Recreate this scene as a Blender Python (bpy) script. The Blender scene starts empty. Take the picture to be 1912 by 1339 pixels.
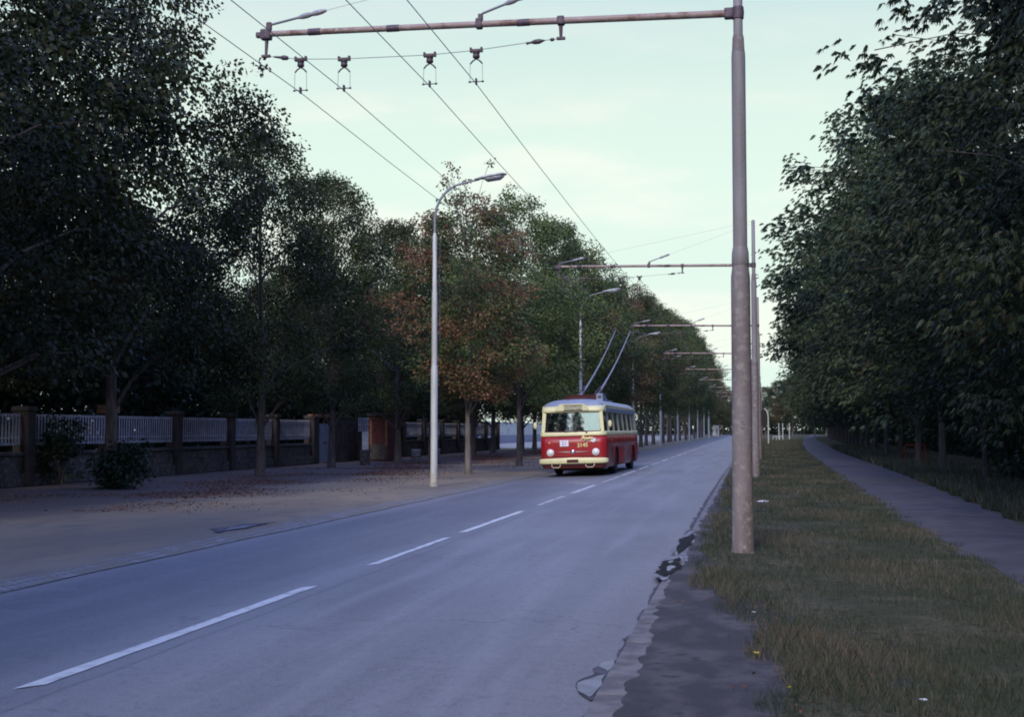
import bpy, bmesh, math, random
import numpy as np
from mathutils import Vector, Matrix
R = math.radians
sc = bpy.context.scene
COL = sc.collection

# ------------------------------------------------------------------ camera, sky, sun, exposure
cam = bpy.data.cameras.new('camera'); camo = bpy.data.objects.new('camera', cam); COL.objects.link(camo)
camo.location = (0, 0, 1.65)
camo.rotation_euler = (R(90 + 3.184), 0, R(10.465))
cam.sensor_width = 36; cam.lens = 45.19; cam.clip_start = .1; cam.clip_end = 6000
sc.camera = camo
sc.render.resolution_x = 1024; sc.render.resolution_y = 718
sc.view_settings.view_transform = 'Standard'; sc.view_settings.look = 'None'
sc.cycles.pixel_filter_type = 'BLACKMAN_HARRIS'; sc.cycles.filter_width = 1.9
sc.view_settings.exposure = 0; sc.view_settings.gamma = 1

SUN_EL, SUN_AZ = 34.0, 186.0       # azimuth clockwise from +Y (down the road): behind the camera, a little to the left
w = bpy.data.worlds.new('World'); sc.world = w; w.use_nodes = True
nt = w.node_tree; nt.nodes.clear()
def N(nt, t, **k):
    n = nt.nodes.new(t)
    for a, b in k.items(): setattr(n, a, b)
    return n
def mixc(nt, fac, a, b, blend='MIX'):
    m = N(nt, 'ShaderNodeMix', data_type='RGBA', blend_type=blend)
    for s, v in ((0, fac), (6, a), (7, b)):
        if hasattr(v, 'is_linked') or hasattr(v, 'links'): nt.links.new(v, m.inputs[s])
        elif s == 0: m.inputs[0].default_value = v
        else: m.inputs[s].default_value = (*v, 1) if len(v) == 3 else v
    return m.outputs[2]
def mrange(nt, v, a, b, c=0, d=1, smooth=True):
    m = N(nt, 'ShaderNodeMapRange'); m.interpolation_type = 'SMOOTHSTEP' if smooth else 'LINEAR'
    nt.links.new(v, m.inputs[0])
    for i, x in zip((1, 2, 3, 4), (a, b, c, d)): m.inputs[i].default_value = x
    return m.outputs[0]
sky = N(nt, 'ShaderNodeTexSky', sky_type='NISHITA'); sky.sun_disc = False
sky.sun_elevation = R(SUN_EL); sky.sun_rotation = R(SUN_AZ); sky.air_density = 1.2; sky.dust_density = .6; sky.ozone_density = 3
tc = N(nt, 'ShaderNodeTexCoord'); sep = N(nt, 'ShaderNodeSeparateXYZ'); nt.links.new(tc.outputs['Generated'], sep.inputs[0])
mp = N(nt, 'ShaderNodeMapping'); mp.inputs['Scale'].default_value = (2.2, 2.2, 9); nt.links.new(tc.outputs['Generated'], mp.inputs[0])
cn = N(nt, 'ShaderNodeTexNoise'); cn.inputs['Scale'].default_value = 1.7; cn.inputs['Detail'].default_value = 6; cn.inputs['Roughness'].default_value = .55
nt.links.new(mp.outputs[0], cn.inputs[0])
# thin even high cloud low in the sky, clearer blue overhead
cl = mixc(nt, mrange(nt, cn.outputs[0], .42, .62), (7.9, 9.6, 8.6), (9.3, 10.0, 8.9))
cl = mixc(nt, mrange(nt, sep.outputs[2], .18, .42), cl, (5.3, 7.2, 7.6))
blue = mixc(nt, 1.0, sky.outputs[0], (2.6, 2.7, 4.2), 'MULTIPLY')
hi = mixc(nt, mrange(nt, cn.outputs[0], .35, .75, .15, .6), blue, (8.2, 9.9, 21.5))
skyc = mixc(nt, mrange(nt, sep.outputs[2], .3, .62), cl, hi)
bg = N(nt, 'ShaderNodeBackground'); bg.inputs[1].default_value = .1; nt.links.new(skyc, bg.inputs[0])
wo = N(nt, 'ShaderNodeOutputWorld'); nt.links.new(bg.outputs[0], wo.inputs[0])

sl = bpy.data.lights.new('sun', 'SUN'); so = bpy.data.objects.new('sun', sl); COL.objects.link(so)
sl.energy = 2.1; sl.angle = R(12); sl.color = (1, .9, .72)
az = R(SUN_AZ); sd = Vector((math.sin(az)*math.cos(R(SUN_EL)), math.cos(az)*math.cos(R(SUN_EL)), math.sin(R(SUN_EL))))
so.rotation_euler = (-sd).to_track_quat('-Z', 'Y').to_euler()

rng = np.random.default_rng(7); random.seed(7)

# ------------------------------------------------------------------ helpers
def tag(o, label=None, cat=None, group=None, kind=None):
    if label: o['label'] = label
    if cat: o['category'] = cat
    if group: o['group'] = group
    if kind: o['kind'] = kind
    return o
def empty(name, loc=(0, 0, 0), rz=0):
    o = bpy.data.objects.new(name, None); COL.objects.link(o); o.location = loc; o.rotation_euler = (0, 0, rz); o.empty_display_size = .2
    return o
def link(name, me, mats, parent=None):
    if not isinstance(mats, (list, tuple)): mats = [mats]
    for m in mats: me.materials.append(m)
    o = bpy.data.objects.new(name, me); COL.objects.link(o)
    if parent: o.parent = parent
    return o
def fast(name, V, F, attr=None, smooth=False):
    """mesh from an (n,3) array and an (m,k) face array"""
    V = np.asarray(V, dtype=np.float32); F = np.asarray(F, dtype=np.int32)
    me = bpy.data.meshes.new(name); me.vertices.add(len(V)); me.vertices.foreach_set('co', V.ravel())
    k = F.shape[1]; me.loops.add(F.size); me.loops.foreach_set('vertex_index', F.ravel())
    me.polygons.add(len(F)); me.polygons.foreach_set('loop_start', np.arange(0, F.size, k, dtype=np.int32))
    me.polygons.foreach_set('loop_total', np.full(len(F), k, dtype=np.int32))
    if smooth: me.polygons.foreach_set('use_smooth', np.ones(len(F), dtype=bool))
    me.update(calc_edges=True)
    if attr is not None:
        a = me.attributes.new('tint', 'FLOAT', 'FACE'); a.data.foreach_set('value', np.asarray(attr, dtype=np.float32))
    return me
class MB:
    """collects shapes and links them as ONE mesh object"""
    def __init__(s): s.bm = bmesh.new(); s.mi = 0
    def _fin(s, fs):
        for f in fs: f.material_index = s.mi
    def box(s, c, d, rot=None, bev=0, taper=1.0):
        r = bmesh.ops.create_cube(s.bm, size=1); vs = r['verts']
        for v in vs:
            k = taper if v.co.z > 0 else 1
            v.co = Vector((v.co.x*d[0]*k, v.co.y*d[1]*k, v.co.z*d[2]))
        fs = list({f for v in vs for f in v.link_faces})
        if bev:
            es = list({e for v in vs for e in v.link_edges})
            rr = bmesh.ops.bevel(s.bm, geom=es, offset=bev, segments=2, affect='EDGES', profile=.6)
            vs = list({v for f in rr['faces'] for v in f.verts} | {v for v in vs if v.is_valid}); fs = list({f for v in vs for f in v.link_faces})
        M = Matrix.Translation(c) @ (rot.to_4x4() if rot else Matrix())
        for v in vs: v.co = M @ v.co
        s._fin(fs); return s
    def tube(s, pts, rad, n=8, cap=True, smooth=True):
        pts = [Vector(p) for p in pts]
        if not isinstance(rad, (list, tuple)): rad = [rad]*len(pts)
        rings = []; up = None
        for i, p in enumerate(pts):
            t = (pts[min(i+1, len(pts)-1)] - pts[max(i-1, 0)]).normalized()
            if t.length < .5: t = Vector((0, 0, 1))
            if up is None: up = t.orthogonal().normalized()
            up = (up - t*up.dot(t))
            up = up.normalized() if up.length > 1e-4 else t.orthogonal().normalized()
            b = t.cross(up)
            rings.append([s.bm.verts.new(p + (up*math.cos(2*math.pi*k/n) + b*math.sin(2*math.pi*k/n))*rad[i]) for k in range(n)])
        fs = []
        for a, b in zip(rings, rings[1:]):
            for k in range(n):
                f = s.bm.faces.new((a[k], a[(k+1) % n], b[(k+1) % n], b[k])); f.smooth = smooth; fs.append(f)
        if cap:
            for rg, o_ in ((rings[0], -1), (rings[-1], 1)): fs.append(s.bm.faces.new([s.bm.verts.new(v.co) for v in rg[::o_]]))   # caps get their own vertices so they do not bend the side normals
        s._fin(fs); return s
    def lathe(s, prof, c=(0, 0, 0), axis='Z', n=20, smooth=True):
        """prof: list of (radius, height)"""
        rings = []
        for r, h in prof:
            ring = []
            for k in range(n):
                a = 2*math.pi*k/n; x, y = r*math.cos(a), r*math.sin(a)
                p = {'Z': (x, y, h), 'X': (h, x, y), 'Y': (x, -h, y)}[axis]
                ring.append(s.bm.verts.new(Vector(p)+Vector(c)))
            rings.append(ring)
        fs = []
        for a, b in zip(rings, rings[1:]):
            for k in range(n):
                f = s.bm.faces.new((a[k], a[(k+1) % n], b[(k+1) % n], b[k])); f.smooth = smooth; fs.append(f)
        for rg, o_ in ((rings[0], -1), (rings[-1], 1)): fs.append(s.bm.faces.new([s.bm.verts.new(v.co) for v in rg[::o_]]))   # caps get their own vertices so they do not bend the side normals
        s._fin(fs); return s
    def prism(s, poly, h0, h1, plane='XZ'):
        """poly in a plane, extruded between h0 and h1 along the remaining axis"""
        def P(a, b, h): return {'XZ': (a, h, b), 'XY': (a, b, h), 'YZ': (h, a, b)}[plane]
        A = [s.bm.verts.new(P(a, b, h0)) for a, b in poly]; B = [s.bm.verts.new(P(a, b, h1)) for a, b in poly]
        n = len(poly); fs = [s.bm.faces.new(A), s.bm.faces.new(B[::-1])]
        for k in range(n): fs.append(s.bm.faces.new((A[k], B[k], B[(k+1) % n], A[(k+1) % n])))
        s._fin(fs); return s
    def face(s, pts):
        f = s.bm.faces.new([s.bm.verts.new(p) for p in pts]); s._fin([f]); return f
    def build(s, name, mats, parent=None, normals=True):
        if normals: bmesh.ops.recalc_face_normals(s.bm, faces=s.bm.faces)
        me = bpy.data.meshes.new(name); s.bm.to_mesh(me); s.bm.free()
        return link(name, me, mats, parent)
def kids(o): return [c for c in COL.objects if c.parent == o]
def copy_tree(o, parent=None):
    c = o.copy(); COL.objects.link(c); c.parent = parent
    for ch in KIDS.get(o.name, None) or kids(o): copy_tree(ch, c)
    return c
KIDS = {}

# ------------------------------------------------------------------ materials
def mat(name, col, rough=.7, metal=0, col2=None, nscale=3, lo=.4, hi=.65, bump=0, bscale=30, stretch=(1, 1, 1), spec=.4, detail=6, col3=None, n3=40):
    m = bpy.data.materials.new(name); m.use_nodes = True; t = m.node_tree; b = t.nodes['Principled BSDF']
    b.inputs['Roughness'].default_value = rough; b.inputs['Metallic'].default_value = metal; b.inputs['Specular IOR Level'].default_value = spec
    tcn = N(t, 'ShaderNodeTexCoord'); mpn = N(t, 'ShaderNodeMapping'); mpn.inputs['Scale'].default_value = stretch; t.links.new(tcn.outputs['Object'], mpn.inputs[0])
    b.inputs['Base Color'].default_value = (*col, 1); out = None
    if col2:
        n = N(t, 'ShaderNodeTexNoise'); n.inputs['Scale'].default_value = nscale; n.inputs['Detail'].default_value = detail; t.links.new(mpn.outputs[0], n.inputs[0])
        out = mixc(t, mrange(t, n.outputs[0], lo, hi), col, col2)
        if col3:
            n = N(t, 'ShaderNodeTexNoise'); n.inputs['Scale'].default_value = n3; n.inputs['Detail'].default_value = 3; t.links.new(tcn.outputs['Object'], n.inputs[0])
            out = mixc(t, mrange(t, n.outputs[0], .5, .7), out, col3)
        t.links.new(out, b.inputs['Base Color'])
    if bump:
        n = N(t, 'ShaderNodeTexNoise'); n.inputs['Scale'].default_value = bscale; n.inputs['Detail'].default_value = 5; t.links.new(tcn.outputs['Object'], n.inputs[0])
        bp = N(t, 'ShaderNodeBump'); bp.inputs['Strength'].default_value = bump; bp.inputs['Distance'].default_value = .03
        t.links.new(n.outputs[0], bp.inputs['Height']); t.links.new(bp.outputs[0], b.inputs['Normal'])
    return m

def asphalt_mat():
    m = bpy.data.materials.new('road_asphalt'); m.use_nodes = True; t = m.node_tree; b = t.nodes['Principled BSDF']
    tcn = N(t, 'ShaderNodeTexCoord')
    def noise(sc_, st, det=5, rg=.55):
        mp_ = N(t, 'ShaderNodeMapping'); mp_.inputs['Scale'].default_value = st; t.links.new(tcn.outputs['Object'], mp_.inputs[0])
        n = N(t, 'ShaderNodeTexNoise'); n.inputs['Scale'].default_value = sc_; n.inputs['Detail'].default_value = det; n.inputs['Roughness'].default_value = rg
        t.links.new(mp_.outputs[0], n.inputs[0]); return n.outputs[0]
    c = mixc(t, mrange(t, noise(.5, (1, .35, 1)), .35, .65), (.15, .152, .165), (.205, .21, .225))
    c = mixc(t, mrange(t, noise(2.2, (1, .05, 1), 4), .42, .68, 0, .55), c, (.27, .27, .285))      # worn lanes running along the road
    c = mixc(t, mrange(t, noise(1.3, (1, .6, 1), 7, .7), .58, .72, 0, .35), c, (.1, .098, .11))    # old darker patches
    sx = N(t, 'ShaderNodeSeparateXYZ'); t.links.new(tcn.outputs['Object'], sx.inputs[0])
    c = mixc(t, mrange(t, sx.outputs[0], -5.6, -4.4, .5, 0), c, (.085, .085, .1))                 # far lane's colour darkened to imitate tree shade and corner falloff
    c = mixc(t, mrange(t, sx.outputs[0], -7.9, -7.3, .55, 0), c, (.27, .26, .25))                # dusty edge
    c = mixc(t, mrange(t, sx.outputs[0], -2.2, -1.0, 0, .5), c, (.2, .185, .18))
    c = mixc(t, mrange(t, noise(70, (1, 1, 1), 3, .7), .5, .68, 0, .7), c, (.31, .31, .32))
    c = mixc(t, mrange(t, noise(14, (1, .6, 1), 5, .65), .5, .66, 0, .35), c, (.115, .113, .125))
    c = mixc(t, mrange(t, noise(3.2, (.35, 1, 1), 5, .6), .56, .68, 0, .3), c, (.25, .245, .25))             # stone grit
    c = mixc(t, mrange(t, noise(60, (1, 1, 1), 2), .56, .75, 0, .6), c, (.06, .06, .07))
    vo = N(t, 'ShaderNodeTexVoronoi', feature='DISTANCE_TO_EDGE'); vo.inputs['Scale'].default_value = .33
    nz = N(t, 'ShaderNodeTexNoise'); nz.inputs['Scale'].default_value = 1.7; nz.inputs['Detail'].default_value = 6; t.links.new(tcn.outputs['Object'], nz.inputs[0])
    vm = N(t, 'ShaderNodeVectorMath', operation='MULTIPLY_ADD'); t.links.new(nz.outputs['Color'], vm.inputs[0]); vm.inputs[1].default_value = (1.6, 1.6, 0); t.links.new(tcn.outputs['Object'], vm.inputs[2]); t.links.new(vm.outputs[0], vo.inputs[0])
    ck = N(t, 'ShaderNodeMath', operation='MULTIPLY'); t.links.new(mrange(t, vo.outputs[0], .0, .01, .35, 0), ck.inputs[0]); t.links.new(mrange(t, noise(.35, (1, 1, 1), 2), .48, .6), ck.inputs[1])
    c = mixc(t, ck.outputs[0], c, (.05, .05, .055))
    sm = N(t, 'ShaderNodeMath', operation='ADD'); t.links.new(sx.outputs[0], sm.inputs[0]); wv = N(t, 'ShaderNodeMath', operation='MULTIPLY'); t.links.new(noise(.5, (0, 1, 0), 4), wv.inputs[0]); wv.inputs[1].default_value = .12; t.links.new(wv.outputs[0], sm.inputs[1])
    ab = N(t, 'ShaderNodeMath', operation='ABSOLUTE'); a2 = N(t, 'ShaderNodeMath', operation='ADD'); a2.inputs[1].default_value = 4.25; t.links.new(sm.outputs[0], a2.inputs[0]); t.links.new(a2.outputs[0], ab.inputs[0])
    c = mixc(t, mrange(t, ab.outputs[0], .008, .03, .35, 0), c, (.06, .06, .065))
    t.links.new(c, b.inputs['Base Color']); b.inputs['Roughness'].default_value = .62; b.inputs['Specular IOR Level'].default_value = .45
    bp = N(t, 'ShaderNodeBump'); bp.inputs['Strength'].default_value = .5; bp.inputs['Distance'].default_value = .012
    t.links.new(noise(110, (1, 1, 1), 3), bp.inputs['Height']); t.links.new(bp.outputs[0], b.inputs['Normal'])
    return m

def leaf_mat(name, dark, light, brown, rough=.55):
    m = bpy.data.materials.new(name); m.use_nodes = True; t = m.node_tree; t.nodes.clear()
    a = N(t, 'ShaderNodeAttribute', attribute_name='tint'); oi = N(t, 'ShaderNodeObjectInfo')
    c = mixc(t, mrange(t, a.outputs['Fac'], .15, .85), dark, light)
    # object colour red channel = how far the crown has turned brown; green channel = lightness
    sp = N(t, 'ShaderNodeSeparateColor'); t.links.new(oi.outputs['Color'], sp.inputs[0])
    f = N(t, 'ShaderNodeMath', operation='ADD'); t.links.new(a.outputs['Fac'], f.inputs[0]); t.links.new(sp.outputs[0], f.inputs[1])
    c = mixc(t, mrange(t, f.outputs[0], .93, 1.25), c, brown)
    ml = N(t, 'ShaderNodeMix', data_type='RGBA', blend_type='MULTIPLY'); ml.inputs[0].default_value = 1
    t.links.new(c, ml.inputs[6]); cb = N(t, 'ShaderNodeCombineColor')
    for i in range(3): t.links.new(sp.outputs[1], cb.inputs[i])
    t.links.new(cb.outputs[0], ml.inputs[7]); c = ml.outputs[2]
    b = N(t, 'ShaderNodeBsdfPrincipled'); b.inputs['Roughness'].default_value = rough; b.inputs['Specular IOR Level'].default_value = .3
    t.links.new(c, b.inputs['Base Color'])
    tr = N(t, 'ShaderNodeBsdfTranslucent'); t.links.new(c, tr.inputs[0])
    mx = N(t, 'ShaderNodeMixShader'); mx.inputs[0].default_value = .22
    t.links.new(b.outputs[0], mx.inputs[1]); t.links.new(tr.outputs[0], mx.inputs[2])
    o = N(t, 'ShaderNodeOutputMaterial'); t.links.new(mx.outputs[0], o.inputs[0])
    return m

M = {}
M['road'] = asphalt_mat()
M['ground'] = mat('ground_soil', (.09, .08, .06), .95, col2=(.06, .07, .04), nscale=.3, bump=.5, bscale=8)
M['dirt'] = None
M['paint'] = mat('worn_white_paint', (.62, .64, .62), .6, col2=(.34, .35, .37), nscale=7, lo=.45, hi=.72, stretch=(1, .5, 1), detail=8, bump=.2, bscale=90)
M['paint_worn'] = mat('thin_white_paint', (.55, .56, .55), .6, col2=(.28, .285, .3), nscale=6, lo=.4, hi=.6, stretch=(1, .5, 1), detail=8)
M['kerb'] = mat('kerb_stone', (.2, .19, .185), .9, col2=(.12, .115, .118), nscale=5, bump=.4, bscale=40)
M['strip'] = mat('old_pavement', (.05, .045, .048), .88, col2=(.1, .088, .088), nscale=2.6, lo=.42, hi=.66, bump=.6, bscale=35, stretch=(1, .55, 1), col3=(.045, .042, .045), n3=9)
M['path'] = mat('path_asphalt', (.065, .06, .07), .85, col2=(.095, .088, .1), nscale=1.5, bump=.4, bscale=60, col3=(.08, .075, .085), n3=50)
M['verge'] = mat('verge_soil', (.066, .068, .038), .95, col2=(.125, .108, .07), nscale=.8, bump=.8, bscale=30, spec=.1, col3=(.04, .045, .025), n3=12)
M['setts'] = None
M['wet'] = mat('wet_mud', (.012, .012, .014), .85, col2=(.03, .028, .026), nscale=9, bump=.9, bscale=22, spec=.15)
M['damp'] = mat('damp_asphalt', (.062, .06, .072), .8, col2=(.11, .105, .12), nscale=5, bump=.3, bscale=50, spec=.2)
M['rim'] = mat('dried_silt', (.26, .26, .27), .85, col2=(.13, .13, .14), nscale=10, bump=.4, bscale=30)
M['water'] = mat('puddle_water', (.2, .2, .25), .4, spec=.3, col2=(.13, .13, .16), nscale=6)  # pale lilac base colour stands in for reflected sky
M['bark'] = mat('tree_bark', (.075, .06, .055), .95, col2=(.13, .11, .1), nscale=4, bump=1, bscale=14, stretch=(3, 3, .5))
M['bark2'] = mat('pale_bark', (.13, .11, .1), .95, col2=(.2, .175, .165), nscale=4, bump=1, bscale=14, stretch=(3, 3, .5))
M['bark3'] = mat('dark_bark', (.045, .04, .042), .95, col2=(.08, .07, .07), nscale=4, bump=1, bscale=14, stretch=(3, 3, .5))
M['lime'] = leaf_mat('lime_leaves', (.022, .036, .014), (.07, .095, .03), (.1, .054, .03))
M['chestnut'] = leaf_mat('chestnut_leaves', (.018, .034, .022), (.085, .12, .055), (.13, .055, .03))
M['shrub'] = leaf_mat('shrub_leaves', (.014, .026, .014), (.032, .055, .03), (.1, .05, .03))
M['grass'] = leaf_mat('grass_blades', (.036, .056, .034), (.12, .13, .085), (.18, .145, .115), .7)
M['litter'] = leaf_mat('dead_leaves', (.13, .062, .032), (.24, .1, .05), (.2, .1, .05), .8)
M['mast'] = mat('mast_steel', (.22, .19, .19), .65, 0, col2=(.17, .135, .13), nscale=2.2, bump=.25, bscale=25, stretch=(2, 2, .35), col3=(.29, .26, .24), n3=11)
M['mast_top'] = mat('mast_upper_steel', (.28, .26, .265), .6, 0, col2=(.22, .2, .2), nscale=3, bump=.15, bscale=30, stretch=(2, 2, .3))
M['arm'] = mat('arm_pipe', (.36, .27, .24), .6, .1, col2=(.22, .13, .11), nscale=3.5, lo=.5, hi=.62, bump=.3, bscale=30, col3=(.4, .33, .3), n3=12)
M['fitting'] = mat('dark_fitting', (.09, .07, .09), .6, .3, col2=(.14, .1, .12), nscale=20)
M['insul'] = mat('porcelain', (.38, .36, .4), .35, col2=(.28, .27, .3), nscale=12)
M['insul2'] = mat('brown_porcelain', (.09, .062, .075), .4, col2=(.07, .05, .062), nscale=12)
M['wire'] = mat('contact_wire', (.2, .2, .24), .5, .3)
M['lamp'] = mat('lamp_post_paint', (.6, .61, .58), .5, .1, col2=(.48, .48, .45), nscale=4, bump=.15, bscale=50, stretch=(2, 2, .3))
M['lamp_base'] = mat('lamp_post_base', (.5, .47, .4), .7, col2=(.36, .33, .28), nscale=5, bump=.3)
M['lamp_arm'] = mat('lamp_arm', (.28, .27, .31), .5, .3)
M['lamp_glass'] = mat('lamp_glass', (.35, .36, .4), .15, spec=.7)
M['conc'] = mat('rendered_plinth', (.085, .075, .074), .9, col2=(.05, .044, .045), nscale=1.6, bump=.7, bscale=12, col3=(.17, .15, .14), n3=7)
M['pier'] = mat('fence_pier', (.062, .05, .048), .9, col2=(.04, .034, .034), nscale=3, bump=.6, bscale=14)
M['cap'] = mat('pier_cap', (.26, .13, .07), .85, col2=(.17, .085, .05), nscale=5, bump=.5, bscale=20)
M['picket'] = mat('faded_pale_paint', (.42, .42, .48), .7, col2=(.32, .32, .36), nscale=3, bump=.2)
M['gate'] = mat('blue_grey_gate', (.3, .33, .42), .65, col2=(.22, .24, .31), nscale=3, bump=.2)
M['board'] = mat('red_brown_board', (.09, .025, .026), .85, col2=(.055, .018, .02), nscale=4)
M['white'] = mat('white_paint', (.68, .7, .7), .6, col2=(.5, .52, .52), nscale=4)
M['galv'] = mat('galvanised', (.42, .42, .44), .5, .5, col2=(.25, .25, .28), nscale=9)
M['redrail'] = mat('red_paint', (.26, .015, .015), .6, col2=(.18, .012, .012), nscale=6)
M['render'] = mat('pale_render', (.8, .8, .66), .8, col2=(.62, .62, .52), nscale=1)
M['black'] = mat('black', (.012, .012, .014), .6)

def setts_mat():
    m = bpy.data.materials.new('stone_setts'); m.use_nodes = True; t = m.node_tree; b = t.nodes['Principled BSDF']
    tcn = N(t, 'ShaderNodeTexCoord')
    br = N(t, 'ShaderNodeTexBrick'); mpn = N(t, 'ShaderNodeMapping'); mpn.inputs['Rotation'].default_value = (0, 0, R(90))
    wn = N(t, 'ShaderNodeTexNoise'); wn.inputs['Scale'].default_value = 3; t.links.new(tcn.outputs['Object'], wn.inputs[0]); va = N(t, 'ShaderNodeVectorMath', operation='MULTIPLY_ADD'); t.links.new(wn.outputs['Color'], va.inputs[0]); va.inputs[1].default_value = (.12, .12, 0); t.links.new(tcn.outputs['Object'], va.inputs[2])
    t.links.new(va.outputs[0], mpn.inputs[0]); t.links.new(mpn.outputs[0], br.inputs[0])
    br.inputs['Scale'].default_value = 1; br.inputs['Brick Width'].default_value = .16; br.inputs['Row Height'].default_value = .14
    br.inputs['Mortar Size'].default_value = .014; br.inputs['Mortar Smooth'].default_value = .5
    br.inputs['Color1'].default_value = (.28, .26, .25, 1); br.inputs['Color2'].default_value = (.2, .19, .185, 1); br.inputs['Mortar'].default_value = (.09, .08, .075, 1)
    n = N(t, 'ShaderNodeTexNoise'); n.inputs['Scale'].default_value = 1.6; n.inputs['Detail'].default_value = 6; t.links.new(tcn.outputs['Object'], n.inputs[0])
    c = mixc(t, mrange(t, n.outputs[0], .4, .56), br.outputs[0], (.19, .165, .13))
    t.links.new(c, b.inputs['Base Color']); b.inputs['Roughness'].default_value = .75
    bp = N(t, 'ShaderNodeBump'); bp.inputs['Distance'].default_value = .02; bp.inputs['Strength'].default_value = .7; bp.invert = True
    t.links.new(br.outputs['Fac'], bp.inputs['Height']); t.links.new(bp.outputs[0], b.inputs['Normal'])
    return m
M['setts'] = setts_mat()
def dirt_mat():
    m = bpy.data.materials.new('sandy_dirt'); m.use_nodes = True; t = m.node_tree; b = t.nodes['Principled BSDF']
    tcn = N(t, 'ShaderNodeTexCoord'); sx = N(t, 'ShaderNodeSeparateXYZ'); t.links.new(tcn.outputs['Object'], sx.inputs[0])
    def noise(s, st=(1, 1, 1), d=6):
        mp_ = N(t, 'ShaderNodeMapping'); mp_.inputs['Scale'].default_value = st; t.links.new(tcn.outputs['Object'], mp_.inputs[0])
        n = N(t, 'ShaderNodeTexNoise'); n.inputs['Scale'].default_value = s; n.inputs['Detail'].default_value = d; t.links.new(mp_.outputs[0], n.inputs[0]); return n.outputs[0]
    c = mixc(t, mrange(t, noise(.45, (1, .4, 1)), .38, .62), (.24, .185, .12), (.16, .13, .095))
    c = mixc(t, mrange(t, noise(3, (1, .3, 1)), .52, .68, 0, .6), c, (.12, .105, .09))
    c = mixc(t, mrange(t, noise(40), .5, .7, 0, .5), c, (.24, .21, .165))
    a = N(t, 'ShaderNodeMath', operation='ADD'); t.links.new(sx.outputs[0], a.inputs[0])
    k = N(t, 'ShaderNodeMath', operation='MULTIPLY'); t.links.new(noise(.5, (1, .5, 1)), k.inputs[0]); k.inputs[1].default_value = 4; t.links.new(k.outputs[0], a.inputs[1])
    c = mixc(t, mrange(t, a.outputs[0], -12.6, -10.6, 1, 0), c, (.1, .075, .07))     # leaf mould under the inner trees
    c = mixc(t, mrange(t, a.outputs[0], -7.2, -5.6, 0, .35), c, (.2, .18, .15))
    t.links.new(c, b.inputs['Base Color']); b.inputs['Roughness'].default_value = .9
    bp = N(t, 'ShaderNodeBump'); bp.inputs['Distance'].default_value = .03; bp.inputs['Strength'].default_value = .6
    t.links.new(noise(14), bp.inputs['Height']); t.links.new(bp.outputs[0], b.inputs['Normal'])
    return m
M['dirt'] = dirt_mat()

# ------------------------------------------------------------------ the ground, road, kerbs, path
def profile_sheet(name, prof, ys, m, kind='structure'):
    """prof(y) -> list of (x, z)"""
    V = []; F = []; n = None
    for j, y in enumerate(ys):
        p = prof(y); n = len(p); V += [(x, y, z) for x, z in p]
        if j:
            for k in range(n-1):
                a = (j-1)*n+k; F.append((a, a+1, a+1+n, a+n))
    o = link(name, fast(name, V, F, smooth=True), m); return tag(o, kind=kind)
def smooth_noise(seed, amp, fr):
    r = random.Random(seed); ks = [(r.uniform(.5, 1.6)*fr*(1.7**i), r.uniform(0, 6.28), amp/(1.5**i)) for i in range(5)]
    return lambda y: sum(a*math.sin(k*y+p) for k, p, a in ks)
def seq(a, b, s0, g=1.04, smax=12):
    y = a; out = [a]; s = s0
    while y < b: y += s; s = min(s*g, smax); out.append(min(y, b))
    return out
def lerp(x, P):
    if x <= P[0][0]: return P[0][1]
    for (a, u), (b, v) in zip(P, P[1:]):
        if x <= b: return u+(v-u)*(x-a)/(b-a)
    return P[-1][1]
YS = seq(-12, 520, .5)
GX = [-2500, -300, -60, -24, -12, -8.25, -8.20, -.74, -.72, 4, 12, 60, 300, 2500]
GZ = [-.07, -.07, -.07, -.07, -.07, -.09, -.2, -.2, -.02, -.02, -.02, -.02, -.02, -.02]
ys_g = [-2500, -300, -60, -12] + list(range(0, 530, 20)) + [700, 1200, 3500]
profile_sheet('ground', lambda y: list(zip(GX, GZ)), ys_g, M['ground'])
RED = smooth_noise(3, .012, .7)
profile_sheet('road', lambda y: [(-7.95, -.1), (-7.2, -.075), (-6, -.035), (-5, -.008), (-4.5, 0), (-3.8, -.004), (-2.5, -.02), (-1.4, -.045), (-.972+RED(y), -.055)], YS, M['road'])
lk = smooth_noise(5, .05, .9)
profile_sheet('gutter_setts', lambda y: [(-8.5, -.036), (-8.2, -.046), (-7.9+lk(y*1.3+4)*.5, -.088)], YS, M['setts'])
dl = smooth_noise(11, .05, 1.1)
profile_sheet('dirt_shoulder', lambda y: [(-60, .0), (-30, 0), (-21.5, 0), (-16, .0), (-12, -.005), (-9.2, -.012), (-8.36+dl(y), -.024), (-8.3+dl(y)*1.5, -.05)], YS, M['dirt'])
# kerb stones on the near side
kb = MB(); y = 2.0
while y < 40:
    L = 1.02 + random.uniform(-.04, .04)
    kb.box((-.72 + random.uniform(-.006, .006), y+L/2, -.045+random.uniform(-.003, .003)), (.46, L-.018, .13), bev=.012); y += L
ko = kb.build('kerb', M['kerb']); tag(ko, kind='structure')
kb = MB(); kb.box((-.72, 280, -.05), (.46, 480, .12)); tag(kb.build('kerb', M['kerb']), kind='structure')
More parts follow.
